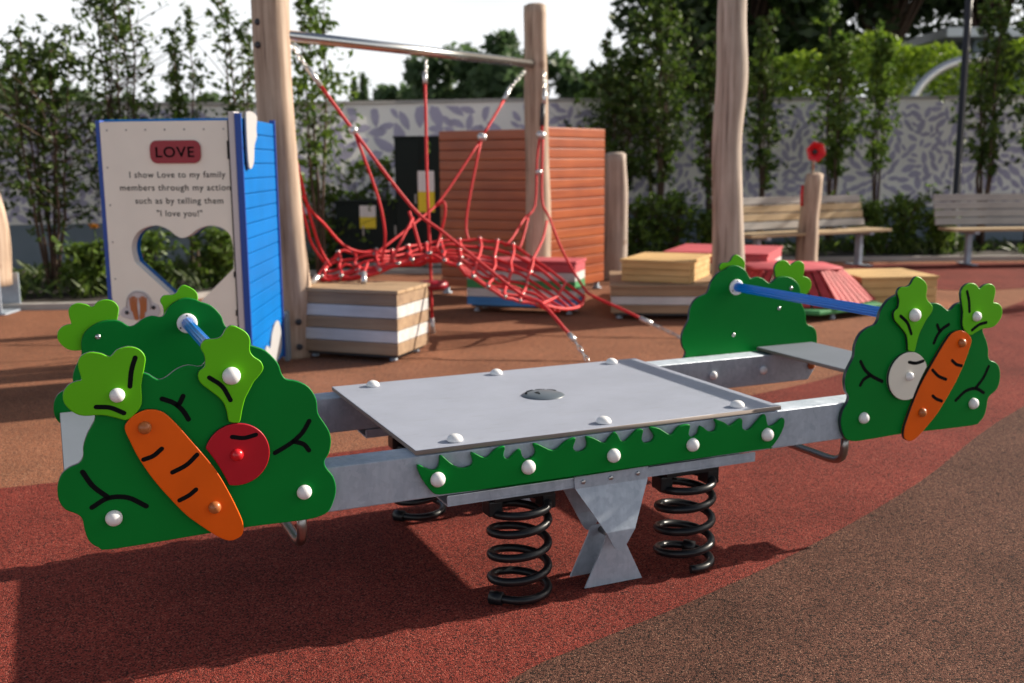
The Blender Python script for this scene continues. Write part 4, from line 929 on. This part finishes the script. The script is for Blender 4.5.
def bush_panel(s, near):
    """s: -1 left / +1 right; near: outside of the near beam, else outside of the far beam"""
    def Y(a): return -a if near else .9438+a          # a: distance outward from the beam face
    kx, dx = (1, 0) if s < 0 else ((1.065, .03) if near else (1.05, 0))
    fx = lambda x: s*(1.2245+(x-1.2245)*kx+dx); fz = lambda z: z if s < 0 else .352+(z-.357)*1.025
    S = lambda l: [(fx(x), fz(z)) for x, z in l]
    out = (0, -1, 0) if near else (0, 1, 0)
    b = NB(); plate(b, S(sm(LP)), Y(.0195), Y(.0015), .003, 0, 1); pn = obj('bush_panel', b, [M['green'], M['core']], ss)
    def add(name, poly, a0, a1, m): 
        bb = NB(); plate(bb, S(poly), Y(a1), Y(a0), .0026, 0, 1); return obj(name, bb, [M[m], M['core']], pn)
    add('carrot_leaf', sm(LEAF1), .020, .0345, 'lime'); add('radish_leaf', sm([(2287-x if s > 0 else x, z) for x, z in LEAF2]), .020, .0345, 'lime')
    add('carrot', sm(CARROT), .020, .0352, 'orange')
    # radish or turnip, cut where the carrot covers it
    c = Vector((1.1385, .570)); circ = []
    for k in range(64):
        a = 2*math.pi*k/64; p = c+Vector((math.cos(a), math.sin(a)))*.0835
        A_, B_ = Vector((1.302, .689)), Vector((1.142, .395)); d = (B_-A_).normalized(); nn = Vector((d.y, -d.x)); dist = (p-A_).dot(nn)
        bulge = .028*max(0, 1-((p-A_).dot(d)/.335-.5)**2*4)
        dist -= bulge
        if dist < .004: p = p+nn*(.004-dist)
        circ.append((p.x, p.y))
    add('radish' if s < 0 else 'turnip', circ, .020, .0335, 'crimson' if s < 0 else 'cream')
    g = NB()
    for l in GP: strip(g, [(fx(x/1000), fz(z/1000)) for x, z in l], .0125, Y(.0203), .0009 if near else -.0009)
    for i, l in enumerate(GL): strip(g, [(fx(((2287-x) if s > 0 and i in (2, 6) else x)/1000), fz(z/1000)) for x, z in l], .0115, Y(.0353 if i < 3 else (.036 if i < 6 else .0343)), .0009 if near else -.0009)
    obj('carved_line', g, M['groove'], pn)['kind'] = 'stuff'
    for (u, z, r, m, a) in ((1.421, .757, .0185, 'white', .0345), (1.144, .781, .0235, 'white', .0345), (1.449, .440, .021, 'white', .0195), (.966, .441, .0205, 'white', .0195), (1.362, .668, .0165, 'amber', .0352), (1.204, .437, .0165, 'amber', .0352), (1.140, .570, .0165, 'redcap' if s < 0 else 'white', .0335)):
        cap(pn, (fx(u), Y(a), fz(z)), out, r, m)
    inn = (0, 1, 0) if near else (0, -1, 0)
    for (u, z) in ((1.421, .756), (1.362, .672), (1.135, .574)): cap(pn, (fx(u), Y(.0015), fz(z)), inn, .0095, 'bolt', .7, 'bolt')
    return pn
for s in (-1, 1):
    for near in (True, False): bush_panel(s, near)
# grass strips on the outer faces of the beams
for near in (True, False):
    Yf = (lambda a: -a) if near else (lambda a: .9438+a)
    G_ = [(a/1000, b/1000) for a, b in GRASS]
    Gs = [(v.x, v.y) for v in catmull([Vector(p) for p in G_], 3, True)]
    b = NB(); plate(b, Gs, Yf(.0195), Yf(.0055), .0022); gp = obj('grass_strip', b, M['green'], ss)
    for u in (-.583, -.298, -.009, .279, .571): cap(gp, (u, Yf(.0195), .4255), (0, -1, 0) if near else (0, 1, 0), .0225, 'white')
# hinged supports under both beams
def hinge(v0):
    def sheet_part(rows, y_of, th, name, m='galv'):
        b = NB(); fr = []; bk = []
        for (z, a, c, y) in rows: fr.append((b.verts.new((a, y, z)), b.verts.new((c, y, z)))); bk.append((b.verts.new((a, y+th, z)), b.verts.new((c, y+th, z))))
        n = len(rows)
        for i in range(n-1):
            b.faces.new((fr[i][0], fr[i][1], fr[i+1][1], fr[i+1][0])); b.faces.new((bk[i][1], bk[i][0], bk[i+1][0], bk[i+1][1]))
            b.faces.new((fr[i][0], fr[i+1][0], bk[i+1][0], bk[i][0])); b.faces.new((fr[i][1], bk[i][1], bk[i+1][1], fr[i+1][1]))
        b.faces.new((fr[0][0], bk[0][0], bk[0][1], fr[0][1])); b.faces.new((fr[-1][0], fr[-1][1], bk[-1][1], bk[-1][0]))
        return obj(name, b, M[m], ss)
    for sgn, yb in ((-1, v0), (1, v0+.1032)):
        o = (lambda d: yb+sgn*d)
        th = -sgn*.005
        rows = [(.372, -.139, .123, o(.0118)), (.332, -.135, .121, o(.0118)), (.329, -.133, .120, o(.0125)), (.193, -.048, .056, o(.050)), (.190, -.046, .055, o(.0505)), (.146, -.023, .027, o(.0505)), (.135, -.015, .014, o(.0505)), (.129, -.008, .006, o(.0505))]
        br_ = sheet_part(rows, None, th, 'hanger_bracket')
        for u, z in ((-.108, .352), (-.012, .352), (.085, .354)): 
            b = NB(); lathe(b, [(.0075, 0), (.0075, .004), (.004, .0055), (0, .0055)], (u, o(.0118), z), (0, sgn, 0), 6); obj('bolt', b, M['bolt'], br_)
        rows = [(.162, -.020, .036, o(.002)), (.135, -.028, .047, o(.002)), (.0, -.094, .112, o(.002))]
        sheet_part(rows, None, -sgn*.006, 'foot_plate')
    b = NB(); lathe(b, [(.011, -.0), (.011, .103)], (.016, v0, .145), (0, 1, 0), 10); lathe(b, [(.018, .012), (.018, .022)], (.016, v0, .145), (0, 1, 0), 6); obj('hinge_pin', b, M['dsteel'], ss)
hinge(0); hinge(.8406)
# springs
def spring(u, v, a0, tail):
    b = NB(); pts = []; turns = 4.75; N = 150
    for i in range(N+1):
        f = i/N; a = a0+f*turns*2*math.pi; z = .014+.305*f; r = .089
        q_ = f*turns; z = .014+(.072*q_ if q_ < 3.6 else .2592+.036*(q_-3.6))
        if q_ < .5: z = .014+.072*q_*q_*2*.5+.0*q_
        elif q_ < 3.6: z = .014+.018+.0745*(q_-.5)
        else: z = .014+.018+.231+.036*(q_-3.6)
        pts.append(Vector((u+r*math.cos(a), v+r*math.sin(a), z)))
    if tail:
        d0 = (pts[0]-pts[1]).normalized(); d0.z = 0; pts = [pts[0]+d0*.055, pts[0]+d0*.025]+pts
    tube(b, pts, .013, 10); sp_ = obj('spring', b, M['black'], ss)
    b = NB(); ip = 1 if tail else 14; p = pts[ip]; d = (pts[ip+1]-pts[ip-1]).normalized(); lathe(b, [(.013, -.03), (.021, -.028), (.021, .012), (.013, .014)], p, d, 10); obj('end_clamp', b, M['black'], sp_)
    b = NB(); e = pts[-1]; box(b, u-.1, u+.1, v-.045, v+.045, .318, .332, .003); 
    for q in (-1, 1): box(b, u+q*.089-.022, u+q*.089+.022, v-.03, v+.03, .27, .3175, .006)
    obj('top_clamp', b, M['black'], sp_)
    return sp_
spring(-.295, .052, R(243)-.418, True); spring(.300, .045, R(-85)-.418, False); spring(-.33, .892, R(243)-.418, True); spring(.315, .892, R(-85)-.418, False)
